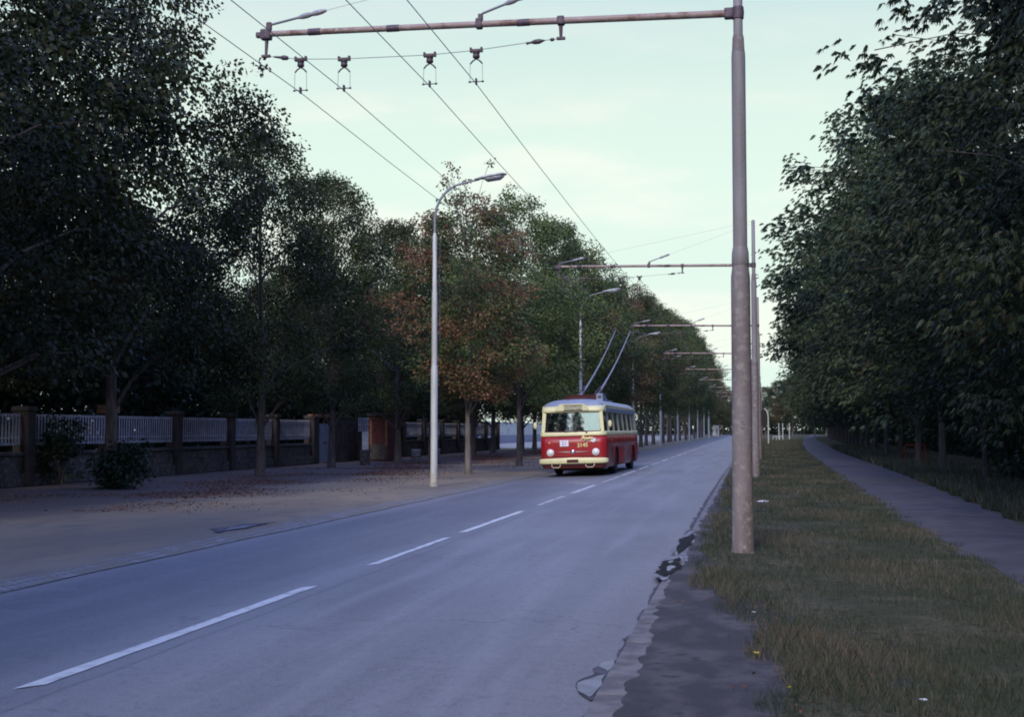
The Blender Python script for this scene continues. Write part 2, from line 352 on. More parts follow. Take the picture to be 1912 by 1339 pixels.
# dirty worn asphalt strip lapping over the kerb stones
je = smooth_noise(21, .035, 2.4); je2 = smooth_noise(22, .02, 9)
def strip_left(y): return lerp(y, [(0, -.74), (8, -.76), (12, -.82), (14, -.9), (20, -.86), (60, -.78)]) + -.0 + .02*max(0, math.sin(y*6.16+.8*math.sin(y*.9)))**3 * (-1) + .7*je(y) + .7*je2(y) + .008*math.sin(y*23+math.sin(y*7)*2)
profile_sheet('pavement', lambda y: [(strip_left(y), .021), (strip_left(y)+.03, .026), (-.2, .03), (.35, .03), (1.4, .02)], seq(2, 60, .05, 1.004, .4), M['strip'])
# verge and footpath
PL = [(-12, 2.9), (8, 2.8), (20, 2.6), (35, 2.75), (60, 3.15), (97, 3.85), (150, 5.6), (220, 8.5), (320, 13), (520, 24)]
PR = [(-12, 4.5), (8, 4.4), (23, 4.6), (47, 5.45), (97, 6.5), (136, 7.9), (220, 10.9), (320, 15.6), (520, 28)]
pn = smooth_noise(31, .045, .8)
def pl(y): return lerp(y, PL)+pn(y)
def pr(y): return lerp(y, PR)+pn(y+50)
def edge(y): return lerp(y, [(5, .16), (9, .13), (11, -.05), (12.5, -.35), (14.5, -.66), (40, -.66), (100, -.6)])
en = smooth_noise(41, .05, 2.1)
def vx(y): return [edge(y)+en(y)] + [edge(y) + (pl(y)+.1-edge(y))*k for k in (.1, .3, .5, .7, .9, 1)]
bn = smooth_noise(42, .012, 1.3)
def vz(x, y): return .045 + .012*math.sin(x*3.1+y*.9)+.01*math.sin(x*1.3-y*1.7)+bn(y+x*2)
profile_sheet('grass_verge', lambda y: [(x, vz(x, y) if i else .022) for i, x in enumerate(vx(y))], seq(4, 520, .25, 1.02), M['verge'])
profile_sheet('footpath', lambda y: [(pl(y)-.05, .02), ((pl(y)+pr(y))/2, .062), (pr(y)+.05, .02)], YS, M['path'])
profile_sheet('woodland_floor', lambda y: [(pr(y)-.1, .018), (pr(y)+.5, .05), (pr(y)+3, .05), (pr(y)+90, .0)], YS, M['verge'])

# centre line
def dash(a, b, w, m, x0=-4.555):
    mb = MB(); n = max(2, int((b-a)/.35)); r = random.Random(int(a*10))
    L = [(x0-w/2+r.uniform(-.006, .006), a+(b-a)*k/n) for k in range(n+1)]; Q = [(x0+w/2+r.uniform(-.006, .006), a+(b-a)*k/n+(.18 if k in (0, n) else 0)) for k in range(n+1)]
    for k in range(n): mb.face([(*L[k], .006), (*Q[k], .006), (*Q[k+1], .006), (*L[k+1], .006)])
    return mb
lines = [(7.55, 12.9, .125, 'paint'), (15.15, 19.2, .1, 'paint'), (20.2, 25.7, .12, 'paint'), (27.7, 31.6, .11, 'paint_worn'), (33.2, 38.1, .12, 'paint'), (40.1, 45.6, .1, 'paint_worn'), (46.4, 52, .12, 'paint')]
y = 53.6
while y < 330: lines.append((y, y+5, .12, 'paint' if int(y) % 3 else 'paint_worn')); y += 7.2
for k, (a, b, ww, m) in enumerate(lines):
    tag(dash(a, b, ww, m).build('road_marking', M[m]), kind='structure')

# puddles and wet dirt in the gutter
def slerp_(x, P):
    if x <= P[0][0]: return P[0][1]
    for (a, u), (b, v) in zip(P, P[1:]):
        if x <= b: k = (x-a)/(b-a); return u+(v-u)*k*k*(3-2*k)
    return P[-1][1]
def ragged(name, y0, y1, xl, xr, z, m, seed, step=.06, amp=.03, label=None):
    nl, nr = smooth_noise(seed, amp, 5), smooth_noise(seed+1, amp*.6, 5); V = []; F = []
    n = max(6, int((y1-y0)/step))
    for k in range(n+1):
        t = k/n; y = y0+(y1-y0)*t; tt = t; e = math.sin(math.pi*t)**.35 if 0 < t < 1 else 0.0
        l, r = slerp_(t, xl), slerp_(t, xr); c = (l+r)/2; l = c+(l-c)*e+nl(y)*e; r = c+(r-c)*e+nr(y)*e
        V += [(min(l, r-.002), y, z), (r, y, z)]
        if k: a = 2*k; F.append((a-2, a-1, a+1, a))
    o = link(name, fast(name, V, F), m); return tag(o, label, kind='structure') if label else tag(o, kind='structure')
zr = -.05
ragged('gutter_dirt', 2, 60, [(0, -1.0), (.15, -1.0), (.25, -1.04), (.5, -1.06), (1, -1.02)], [(0, -.95), (1, -.93)], zr+.003, M['damp'], 51, .1, .02)
for k, (a, b, wd) in enumerate([(10.3, 10.9, .1), (13.5, 14.3, .14), (20.6, 22.4, .2), (22.8, 25.4, .2), (25.9, 28, .14), (29, 33, .16), (34, 38, .12)]):
    ragged('wet_patch', a, b, [(0, -.965), (.4, -.965-wd*.55), (1, -.97)], [(0, -.94), (1, -.94)], zr+.007, M['damp'], 60+k, .05, .02)
ragged('dried_silt', 14.0, 20.9, [(0, -1.0), (.1, -1.13), (.3, -1.1), (.42, -.98), (.55, -1.06), (.85, -1.06), (1, -1.0)], [(0, -.86), (.3, -.78), (.5, -.84), (.8, -.8), (1, -.88)], zr+.078, M['rim'], 71, .05, .02)
ragged('mud_patch', 14.35, 16.6, [(0, -.98), (.2, -1.09), (.7, -1.06), (1, -.92)], [(0, -.9), (.3, -.82), (.8, -.84), (1, -.88)], zr+.083, M['wet'], 73, .04, .022)
ragged('mud_patch', 16.9, 20.4, [(0, -.95), (.2, -1.0), (.7, -1.03), (1, -.92)], [(0, -.92), (.3, -.84), (.8, -.82), (1, -.86)], zr+.083, M['wet'], 75, .04, .02)
ragged('puddle', 14.9, 15.5, [(0, -.96), (1, -.98)], [(0, -.9), (1, -.88)], zr+.087, M['water'], 77, .05, .015)
ragged('puddle', 15.8, 16.1, [(0, -1.0), (1, -.98)], [(0, -.94), (1, -.93)], zr+.087, M['water'], 78, .05, .01)
ragged('wet_patch', 8.12, 9.62, [(0, -1.03), (.16, -1.12), (.36, -1.17), (.6, -1.09), (.72, -1.12), (.9, -1.05), (1, -.98)], [(0, -.965), (1, -.965)], zr+.006, M['damp'], 79, .03, .008)
ragged('puddle', 8.2, 8.98, [(0, -1.04), (.25, -1.12), (.55, -1.145), (.85, -1.08), (1, -1.0)], [(0, -.99), (.5, -.985), (1, -.99)], zr+.011, M['water'], 80, .03, .008)
ragged('puddle', 9.06, 9.55, [(0, -1.0), (.4, -1.09), (.7, -1.08), (1, -1.0)], [(0, -.99), (.5, -.98), (1, -.99)], zr+.011, M['water'], 81, .03, .008)
ragged('wet_patch', 19.6, 22.3, [(0, -8.6), (.4, -8.9), (1, -8.5)], [(0, -8.42), (.5, -8.4), (1, -8.42)], -.009, M['damp'], 83, .1, .05)
ragged('puddle', 20.1, 21.6, [(0, -8.55), (.4, -8.72), (1, -8.5)], [(0, -8.46), (.5, -8.44), (1, -8.46)], -.005, M['water'], 84, .1, .03)

# ------------------------------------------------------------------ trees
def norm(a): return a/np.maximum(np.linalg.norm(a, axis=-1, keepdims=True), 1e-6)
def leaves(P, D, l, wd, tint, droop=.3):
    n = len(P); D = norm(D); rnd = norm(rng.normal(size=(n, 3))); S = norm(np.cross(D, rnd))
    l = l[:, None]; wd = wd[:, None]
    tip = P+D*l; tip[:, 2] -= droop*l[:, 0]*.35
    mid = P+D*l*.45
    V = np.stack([P, mid+S*wd/2, tip, mid-S*wd/2], 1).reshape(-1, 3)
    F = np.arange(4*n).reshape(-1, 4)
    return V, F, tint
def crown_mesh(name, seed, r, zb, zt, nclu, per, ll, lw, kind='lime', rc=(.45, .95), sprigs=8, shape=.62, hollow=.3, tops=0):
    global rng
    rng = np.random.default_rng(seed); ph = rng.uniform(0, 6.28, 8)
    t = rng.uniform(.02, 1, nclu)**.92; ang = rng.uniform(0, 2*math.pi, nclu); fr = np.sqrt(rng.uniform(hollow, 1, nclu))
    wid = np.sin(np.pi*np.clip(t*.86+.12, 0, 1))**shape
    lobe = 1+.19*np.sin(3*ang+ph[0]+5*t)+.15*np.sin(5*ang+ph[1]-9*t)+.13*np.sin(2*ang+ph[2]+14*t)+.1*np.sin(9*ang+ph[3]+23*t)
    rad = r*wid*lobe*fr
    C = np.stack([rad*np.cos(ang), rad*np.sin(ang), zb+(zt-zb)*t], 1)
    C[:, 2] += .35*np.sin(4*ang+ph[4])*(fr**2)
    RC = rng.uniform(rc[0], rc[1], nclu)*(.75+.4*wid)
    # sprigs that break the outline
    if sprigs:
        a2 = rng.uniform(0, 6.28, sprigs); t2 = rng.uniform(.45, 1, sprigs); w2 = r*np.sin(np.pi*np.clip(t2*.86+.12, 0, 1))**shape*(rng.uniform(1.05, 1.42, sprigs) if kind != 'lime' else rng.uniform(1.0, 1.3, sprigs))
        S2 = np.stack([w2*np.cos(a2), w2*np.sin(a2), zb+(zt-zb)*t2*rng.uniform(1, 1.07, sprigs)], 1)
        C = np.vstack([C, S2]); RC = np.append(RC, rng.uniform(.25, .45, sprigs) if kind == 'lime' else rng.uniform(.3, .62, sprigs))
    if tops:
        a3 = rng.uniform(0, 6.28, tops); S3 = np.stack([.9*np.cos(a3), .9*np.sin(a3), zt+rng.uniform(.2, 1.7, tops)], 1); C = np.vstack([C, S3]); RC = np.append(RC, rng.uniform(.2, .38, tops))
    n = len(C); ct = rng.uniform(0, 1, n); size = (RC/np.mean(RC))**2
    cnt = np.maximum(6, (per*size)).astype(int); idx = np.repeat(np.arange(n), cnt); m = len(idx)
    off = rng.normal(size=(m, 3)); off = norm(off)*(rng.uniform(0, 1, m)**.5)[:, None]*np.array([1, 1, .58])
    P = C[idx]+off*RC[idx][:, None]
    axis = np.stack([np.zeros(n), np.zeros(n), C[:, 2]], 1); out = norm(C-axis+1e-3)[idx]
    D = norm(out*.7+off*.8+rng.normal(size=(m, 3))*.55+np.array([0, 0, -.35]))
    if kind == 'lime':
        tint = np.clip(.72*ct[idx]+.28*rng.uniform(0, 1, m), 0, 1)
        l = rng.uniform(.75, 1.25, m)*ll; V, F, T = leaves(P, D, l, l*lw/ll, tint)
    else:                                       # palmate chestnut leaves: leaflets fan out and hang
        k = 6; P = np.repeat(P, k, 0); Dm = np.repeat(D, k, 0)
        base = norm(np.cross(Dm, np.array([0, 0, 1.0])+rng.normal(size=(len(P), 3))*.05))
        fan = np.tile(np.linspace(-1.15, 1.15, k), m)[:, None]
        flat = Dm.copy(); flat[:, 2] *= .5; flat = norm(flat)
        DD = norm(flat*np.cos(fan)+base*np.sin(fan)+np.array([0, 0, -.28]))
        tint = np.repeat(np.clip(.68*ct[idx]+.32*rng.uniform(0, 1, m), 0, 1), k)
        s = np.repeat(rng.uniform(.7, 1.2, m), k)*np.tile([.7, .95, 1.05, 1.05, .95, .7], m)
        V, F, T = leaves(P, DD, s*ll, s*lw, tint, .9)
    return fast(name, V, F, T), C
def trunk_mesh(name, seed, C, r0, zb, zt, lean=.15, nlimb=14):
    rd = random.Random(seed); mb = MB(); n = 9
    ax = [(math.sin(i*.9+seed)*lean*i/n, math.cos(i*.7+seed)*lean*i/n, (zt*.9)*i/(n-1)) for i in range(n)]
    rr = [r0*(1.0-.9*(i/(n-1))**.85) for i in range(n)]; ax[0] = (0, 0, -.05)
    mb.tube([(0, 0, -.06), (0, 0, .12)] + ax[1:], [r0*1.55, r0*1.18]+rr[1:], 10)
    Cs = [Vector(c) for c in C]; rd.shuffle(Cs)
    for c in Cs[:nlimb*3]:
        if len([1 for _ in ()]) > nlimb: break
        zs = max(zb*.75, min(zt*.8, c.z-rd.uniform(1.0, 2.6))); i = min(n-2, max(0, int(zs/(zt*.9)*(n-1)))); f = zs/(zt*.9)*(n-1)-i
        s = Vector(ax[i]).lerp(Vector(ax[i+1]), max(0, min(1, f))); d = c-s
        m1 = s+d*.35+Vector((0, 0, .12*d.length)); m2 = s+d*.7+Vector((0, 0, .1*d.length))
        rb = max(.018, rr[i]*.42); mb.tube([s, m1, m2, c], [rb, rb*.7, rb*.42, .012], 5)
    bmesh.ops.recalc_face_normals(mb.bm, faces=mb.bm.faces)
    me = bpy.data.meshes.new(name); mb.bm.to_mesh(me); mb.bm.free(); return me
VAR = {}
def variant(key, mname, bark, seed, r, zb, zt, nclu, per, ll, lw, kind='lime', r0=.2, **k):
    cm, C = crown_mesh(key+'_crown', seed, r, zb, zt, nclu, per, ll, lw, kind, **k)
    cm.materials.append(M[mname]); tm = trunk_mesh(key+'_trunk', seed, np.vstack([C[::9], C[-k.get('tops', 0) or len(C):]]), r0, zb, zt); tm.materials.append(M[bark])
    VAR[key] = (cm, tm)
for i in range(4): variant('lime%d' % i, 'lime', 'bark', 100+i, 4.7, 2.5, 14.0, 240, 180, .14, .092, r0=.24, rc=(.5, 1.3), shape=.74, hollow=.2, sprigs=14)
for i in range(2): variant('young%d' % i, 'lime', 'bark2', 120+i, 2.45, 2.9, 10.4, 190, 135, .115, .075, r0=.12, shape=.55, sprigs=16, rc=(.35, .85), tops=7)
for i in range(3): variant('mid%d' % i, 'lime', 'bark', 130+i, 3.3, 3.0, 13.2, 200, 155, .13, .086, r0=.17, rc=(.42, 1.1), shape=.68, sprigs=12)
for i in range(3): variant('chest%d' % i, 'chestnut', 'bark3', 140+i, 4.3, 1.9, 14.2, 250, 44, .175, .06, kind='chestnut', r0=.115, rc=(.45, 1.25), shape=.52, hollow=.2, sprigs=55)
variant('loose0', 'chestnut', 'bark3', 150, 4.2, 2.1, 13.5, 170, 40, .18, .062, kind='chestnut', r0=.11, rc=(.4, .8), sprigs=30)
ORD = ['first', 'second', 'third', 'fourth', 'fifth', 'sixth', 'seventh', 'eighth', 'ninth', 'tenth', 'eleventh', 'twelfth', 'thirteenth', 'fourteenth', 'fifteenth', 'sixteenth', 'seventeenth', 'eighteenth', 'nineteenth', 'twentieth',
       'twenty-first', 'twenty-second', 'twenty-third', 'twenty-fourth', 'twenty-fifth', 'twenty-sixth', 'twenty-seventh', 'twenty-eighth', 'twenty-ninth', 'thirtieth', 'thirty-first', 'thirty-second'] + ['%s' % n for n in range(33, 60)]
def tree(name, key, x, y, s=1, sz=None, rz=None, brown=0, bright=1, label='', group='', cat='tree', z=0):
    cm, tm = VAR[key]; rd = random.Random(int(x*31+y*17)); e = empty(name, (x, y, z), rd.uniform(0, 6.28) if rz is None else rz)
    e.scale = (s, s, sz or s)
    t = bpy.data.objects.new('trunk', tm); COL.objects.link(t); t.parent = e
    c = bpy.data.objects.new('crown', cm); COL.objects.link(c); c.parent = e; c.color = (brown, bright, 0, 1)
    tag(e, label, cat, group); return e

# row beside the left kerb
row = [(47.4, 'young0', 1.0, 1.0, .55, 2.3), (58.4, 'mid0', .86, .95, .12, 1.9), (73.0, 'mid1', .92, 1.03, .26, 1.7), (81, 'mid2', .95, 1.0, .2, 1.5), (90, 'mid0', .95, .93, .35, 1.6), (101, 'mid1', 1.0, .95, .45, 1.5)]
yy = 112
while yy < 330: row.append((yy + random.uniform(-1.2, 1.2), 'mid%d' % random.randint(0, 2), random.uniform(1, 1.25), random.uniform(1.0, 1.12)+min(.42, (yy-112)/260), random.choice([.1, .25, .4]), 1.35)); yy += 11.3
for k, (y, key, s, sz, br, bb) in enumerate(row):
    lab = {0: 'slim rusty brown tree just right of the nearest curved street lamp', 1: 'green roadside tree behind the left edge of the trolleybus'}.get(k, '%s kerbside tree on the left, counting from the nearest lamp' % ORD[k])
    tree('lime_tree', key, -10.6+random.uniform(-.3, .3), y, s, sz, None, br, bb, lab, 'trees along the left kerb')
# taller inner row in front of the picket fence
for k, y in enumerate([17, 26, 34.2, 44.4, 54, 63, 72, 81, 90, 99, 108, 117]):
    lab = '%s tall dark tree by the picket fence counting from the left edge' % ORD[k] if k != 3 else 'tall dark tree with a bare trunk dividing the bright picket panels'
    tree('lime_tree', 'lime%d' % (k % 4), -17.8+(.3 if k % 2 else -.2), y, [1, 1, .82, .72, .64, .72, .8][min(k, 6)], [1.05, 1.05, 1.13, .9, .91, .86, .9][min(k, 6)], None, .12 if k < 4 else .3, 1.0 if k > 3 else .62 if k == 3 else .36, lab, 'tall trees along the picket fence')  # nearest crowns get darker leaf colour, imitating shade and falloff at the frame edge
for k, (x, y, s_) in enumerate([(-11.6, 5.0, 1.05), (-10.2, -5, 1.15), (-10.2, -16, 1.15)]):  # out-of-view trees added so their shade darkens the near-left road
    tree('lime_tree', 'lime%d' % k, x, y, s_, s_, None, .2, .9, 'roadside tree outside the left edge, %s from the camera' % ORD[k], 'trees along the left kerb')
for k, (x, y) in enumerate([(7.2, -4), (7.0, -14)]):  # two more unseen trees, added to shade the near verge
    tree('chestnut_tree', 'lime%d' % (k+1), x, y, .95, .95, None, .2, .9, 'footpath tree behind the camera, %s away' % ORD[k], 'chestnut trees along the footpath')
# garden trees behind the fence
for k, (x, y, s) in enumerate([(-27, 30, 1.05), (-28, 41, .92), (-27, 52, .8), (-29, 62, .8), (-27, 73, .8), (-29, 84, .85), (-27, 96, .9), (-28, 108, .9), (-34, 48, 1.0), (-24.5, 37, 1.0), (-36, 68, .85), (-35, 90, .9)]):
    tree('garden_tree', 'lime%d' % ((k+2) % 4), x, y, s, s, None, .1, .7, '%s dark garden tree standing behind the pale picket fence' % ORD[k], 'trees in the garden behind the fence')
# chestnuts along the right-hand footpath
cr = [(6, 'chest0', .9), (14.5, 'chest1', .85), (23, 'chest2', .9), (32, 'chest0', .88), (41.3, 'chest1', .98), (50.7, 'loose0', 1.16), (60, 'chest2', 1.18), (69.5, 'chest0', 1.16), (79, 'loose0', 1.22), (88.5, 'chest1', 1.22), (98, 'chest2', 1.24)]
yy = 108
while yy < 330: cr.append((yy, 'chest%d' % random.randint(0, 2), 1.22+min(.12, (yy-108)/900))); yy += 10.5
for k, (y, key, s) in enumerate(cr):
    x = lerp(y, PR)+lerp(y, [(0, 2.9), (50, 1.6), (150, 2.4), (330, 3)])
    br = .12 if y < 190 else .4 if 200 < y < 240 else .25
    tree('chestnut_tree', key, x, y, s*random.uniform(.95, 1.06), s*random.uniform(.93, 1.07), None, br, .65 if y < 40 else 1, '%s horse chestnut beside the right footpath from the camera' % ORD[k], 'chestnut trees along the footpath')  # leaf colour of the nearest crowns darkened to imitate the dim right edge
# second and third rows of the wood to the right
k = 0
for dx, st, off in ((8.5, 12, 4), (16.5, 14, 9)):
    y = off
    while y < 250 and k < 32:
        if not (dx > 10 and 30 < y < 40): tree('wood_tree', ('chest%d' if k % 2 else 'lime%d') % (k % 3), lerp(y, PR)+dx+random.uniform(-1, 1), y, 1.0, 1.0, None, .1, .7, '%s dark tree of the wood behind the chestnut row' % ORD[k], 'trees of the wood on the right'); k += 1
        y += st
# trees closing the end of the road
for k, (x, y, s, br) in enumerate([(-13, 350, 1.2, .3), (-11, 372, 1.2, .4), (-9, 392, 1.15, .3), (-6, 412, 1.05, .5), (-3, 430, 1.0, .5), (1, 440, 1.1, .3), (5, 425, 1.15, .35), (9, 400, 1.25, .4), (12, 375, 1.2, .45), (-20, 400, 1.3, .3), (17, 350, 1.3, .4), (-27, 430, 1.3, .3), (24, 420, 1.3, .3)]):
    tree('lime_tree', 'lime%d' % (k % 4), x, y, s, s*.95, None, br, 1, '%s far tree closing the end of the road' % ORD[k], 'far trees at the end of the road')

# shrubs
def shrub(name, x, y, r, h, n, per, seed, label, group=None, brown=0):
    cm, C = crown_mesh('shrub_crown', seed, r, .05, h, n, per, .13, .07, 'lime', rc=(.25, .5), sprigs=5, shape=.4, hollow=.1)
    cm.materials.append(M['shrub']); e = empty(name, (x, y, 0)); c = bpy.data.objects.new('foliage', cm); COL.objects.link(c); c.parent = e; c.color = (brown, 1, 0, 1)
    mb = MB(); rd = random.Random(seed)
    for q in C[::max(1, len(C)//9)]: mb.tube([(rd.uniform(-.08, .08), rd.uniform(-.08, .08), -.03), (q[0]*.4, q[1]*.4, q[2]*.6), tuple(q)], [.025, .016, .006], 5)
    mb.build('stem', M['bark'], e); tag(e, label, 'shrub', group); return e
shrub('shrub', -17.4, 33.6, .62, 1.15, 44, 50, 1, 'dark bush at the foot of a tree trunk, lowest on the left')
shrub('shrub', -20.3, 35.6, .5, 1.95, 26, 50, 2, 'dark bush hanging over the leftmost picket panel')
for k, (x, y, r, h) in enumerate([(8.9, 36, 1.7, 3.6), (8.6, 40.5, 1.7, 3.5), (9.9, 46, 1.8, 3.6), (9.3, 31, 1.9, 4.0), (8.8, 26, 1.7, 3.2)]):
    shrub('shrub', x, y, r, h, 120, 55, 10+k, '%s dark leafy bush right of the footpath, counting from the farthest' % ORD[[2, 1, 0, 3, 4][k]], 'bushes right of the footpath')
def thicket(name, ptsfn, n, seed, label, hgt=3.2, l=.3):
    global rng
    rng = np.random.default_rng(seed); P = ptsfn(n); D = rng.normal(size=(n, 3))
    V, F, T = leaves(P, D, rng.uniform(.7, 1.3, n)*l, rng.uniform(.7, 1.3, n)*l*.6, rng.uniform(0, 1, n))
    o = link(name, fast(name, V, F, T), M['shrub']); o.color = (0, .8, 0, 1); return tag(o, label, 'undergrowth', None, 'stuff')
def right_thick(n):
    y = 4+rng.uniform(0, 1, n)**1.4*330; base = np.interp(y, [a for a, _ in PR], [b for _, b in PR])+rng.uniform(6.5, 10.5, n)
    h = 2.6+1.1*np.sin(y*.7)+.6*np.sin(y*1.9); return np.stack([base, y, rng.uniform(0, 1, n)**1.1*h], 1)
thicket('undergrowth', right_thick, 60000, 5, 'dark undergrowth between the trunks of the right-hand wood', l=.34)
def left_thick(n):
    y = 14+rng.uniform(0, 1, n)*96; h = 5.4+.8*np.sin(y*.6)+.4*np.sin(y*1.7); return np.stack([-23-rng.uniform(0, 2.2, n), y, rng.uniform(0, 1, n)*h], 1)
thicket('undergrowth', left_thick, 90000, 6, 'dark hedge filling the garden behind the picket fence', l=.3)
def far_thick(n):
    x = rng.uniform(-60, 60, n); y = 446+rng.uniform(0, 10, n)+np.abs(x)*.3; return np.stack([x, y, rng.uniform(0, 1, n)*(7+2*np.sin(x*.5))], 1)
thicket('far_wood', far_thick, 16000, 8, 'dark far wood behind the end of the road', l=1.0)

# ------------------------------------------------------------------ grass and fallen leaves
def grass(n, seed):
    global rng
    rng = np.random.default_rng(seed)
    y = 6.6+rng.uniform(0, 1, n)**2.4*200; u = rng.uniform(0, 1, n)
    e = np.interp(y, [5, 9, 11, 12.5, 14.5, 40, 100], [.16, .13, -.05, -.35, -.66, -.66, -.6]); p = np.interp(y, [a for a, _ in PL], [b for _, b in PL])
    ragg = .14*np.sin(y*3.1)+.08*np.sin(y*7.7+1)
    x = e+ragg*.7+(p-e+.06+ragg*.4)*u
    pt = np.sin(x*2.3+y*.7)+np.sin(x*.9-y*1.3+1)+.6*np.sin(x*5.1+y*3.7)+.4*rng.normal(size=n)
    keep = rng.uniform(0, 1, n) < np.clip(.62+.22*pt, .16, 1); x, y, pt = x[keep], y[keep], pt[keep]; n = len(x)
    sc_ = np.clip(y/14, .75, 12)
    edge_ = np.minimum(np.abs(x-np.interp(y, [5, 9, 11, 12.5, 14.5, 40, 100], [.16, .13, -.05, -.35, -.66, -.66, -.6])), 1)
    pole = np.exp(-((x+.1)**2+(y-16.85)**2)/.3)*1.4
    h = rng.uniform(.035, .115, n)*(.9+.25*pt*.5)*(1+.9*pole+.3*(edge_ < .5))*(1+.12*(sc_-1)); h = np.maximum(h, .03)
    wd = rng.uniform(.003, .006, n)*sc_
    a = rng.uniform(0, 6.28, n); lean = rng.uniform(.1, .75, n)*h; b = rng.uniform(0, 6.28, n)
    B = np.stack([x, y, np.full(n, .025)], 1); S = np.stack([np.cos(a), np.sin(a), np.zeros(n)], 1)*wd[:, None]/2
    L = np.stack([np.cos(b)*lean, np.sin(b)*lean, h], 1)
    V = np.stack([B-S, B+S, B+L*.55+S*.8+np.array([0, 0, .0]), B+L*[[1, 1, .95]]+S*.15, B+L*.55-S*.8], 1)
    V[:, 2:5, 2] += (h*.06)[:, None]
    T = np.clip(.4+.15*pt+rng.normal(size=n)*.24, 0, 1)
    return V.reshape(-1, 3), np.arange(5*n).reshape(-1, 5), T
V, F, T = grass(330000, 3)
g = link('grass', fast('grass', V, F, T), M['grass']); g.color = (.38, 1, 0, 1); tag(g, 'rough short grass with straw coloured tufts on the roadside verge', 'grass', None, 'stuff')
def grass2(n, seed):
    global rng
    rng = np.random.default_rng(seed); y = 12+rng.uniform(0, 1, n)**1.6*110; p = np.interp(y, [a for a, _ in PR], [b for _, b in PR])
    x = p+rng.uniform(0, 1, n)**1.3*3.2+.1*np.sin(y*2.2); s = np.clip(y/18, .9, 5); h = rng.uniform(.08, .28, n)*(1+.1*s); wd = rng.uniform(.004, .008, n)*s*1.2
    a = rng.uniform(0, 6.28, n); B = np.stack([x, y, np.full(n, .03)], 1); S = np.stack([np.cos(a), np.sin(a), 0*a], 1)*wd[:, None]
    L = np.stack([rng.normal(size=n)*.3*h, rng.normal(size=n)*.3*h, h], 1)
    return np.stack([B-S, B+S, B+L*.6+S*.7, B+L], 1).reshape(-1, 3), np.arange(4*n).reshape(-1, 4), rng.uniform(0, 1, n)
V, F, T = grass2(45000, 9)
g = link('grass', fast('grass', V, F, T), M['grass']); g.color = (.2, .8, 0, 1); tag(g, 'long shaded grass between the footpath and the wood', 'grass', None, 'stuff')
def litter(n, seed, xy, size, name, label):
    global rng
    rng = np.random.default_rng(seed); x, y, z = xy(n); n = len(x)
    P = np.stack([x, y, z+rng.uniform(.002, .02, n)], 1); D = rng.normal(size=(n, 3))*np.array([1, 1, .18])
    l = rng.uniform(.6, 1.3, n)*size; D = norm(D); S = norm(np.cross(D, np.array([0, 0, 1.0])+rng.normal(size=(n, 3))*.3))
    V = np.stack([P, P+D*l[:, None]*.5+S*l[:, None]*.33, P+D*l[:, None], P+D*l[:, None]*.5-S*l[:, None]*.33], 1).reshape(-1, 3)
    o = link(name, fast(name, V, np.arange(4*n).reshape(-1, 4), rng.uniform(0, 1, n)), M['litter']); o.color = (0, 1, 0, 1)
    return tag(o, label, 'fallen leaves', None, 'stuff')
def lf(n):
    y = 26+rng.uniform(0, 1, n)*80; x = -14.6+rng.normal(size=n)*1.9-.4*np.sin(y*.5)
    y = y-2; k = (np.sin(x*1.1+y*.33)+np.sin(x*.5-y*.8+2)+.5*np.sin(y*1.7) > .1+rng.normal(size=n)*.5) & (x > -20.5) & (x < -9.5); x, y = x[k], y[k]; return x, y, 0*x+.004
litter(60000, 12, lf, .07, 'fallen_leaves', 'rust brown fallen leaves drifted under the left-hand trees')
def lr(n):
    y = 6.8+rng.uniform(0, 1, n)**1.5*14; x = np.interp(y, [5, 9, 11, 12.5, 14.5, 40], [.3, .3, .1, -.2, -.5, -.5])+rng.normal(size=n)*.22; return x, y, 0*x+.05
litter(420, 13, lr, .035, 'fallen_leaves', 'small brown leaves along the edge of the verge')

# a few scraps lying on the verge
def scrap(x, y, s, m, label, seed):
    mb = MB(); rd = random.Random(seed); n = 7
    pts = [(s*math.cos(6.28*k/n)*rd.uniform(.7, 1.1), s*.6*math.sin(6.28*k/n)*rd.uniform(.7, 1.1)) for k in range(n)]
    A = [mb.bm.verts.new((a, b, rd.uniform(.0, .3)*s)) for a, b in pts]; c = mb.bm.verts.new((0, 0, .35*s)); c2 = mb.bm.verts.new((0, 0, -.01))
    for k in range(n): mb.bm.faces.new((A[k], A[(k+1) % n], c)); mb.bm.faces.new((A[(k+1) % n], A[k], c2))
    o = mb.build('litter_scrap', m); o.location = (x, y, .075); tag(o, label, 'litter', 'scraps lying on the verge'); return o
M['yellow'] = mat('yellow_leaf', (.6, .5, .08), .7, col2=(.5, .4, .06), nscale=20)
M['paper'] = mat('paper', (.72, .72, .74), .8, col2=(.6, .6, .62), nscale=20)
scrap(.03, 9.34, .028, M['yellow'], 'bright yellow round leaf at the edge of the grass', 1)
scrap(.25, 28.6, .14, M['paper'], 'white paper scrap lying on the grass right of the big pole', 2)
scrap(.02, 11.4, .025, M['paper'], 'white scrap at the grass edge below the big pole', 3)
scrap(.98, 7.9, .03, M['paper'], 'white crumpled scrap in the grass at the lower right', 4)
scrap(.22, 8.15, .018, M['yellow'], 'small yellow leaf nearest the bottom edge', 5)

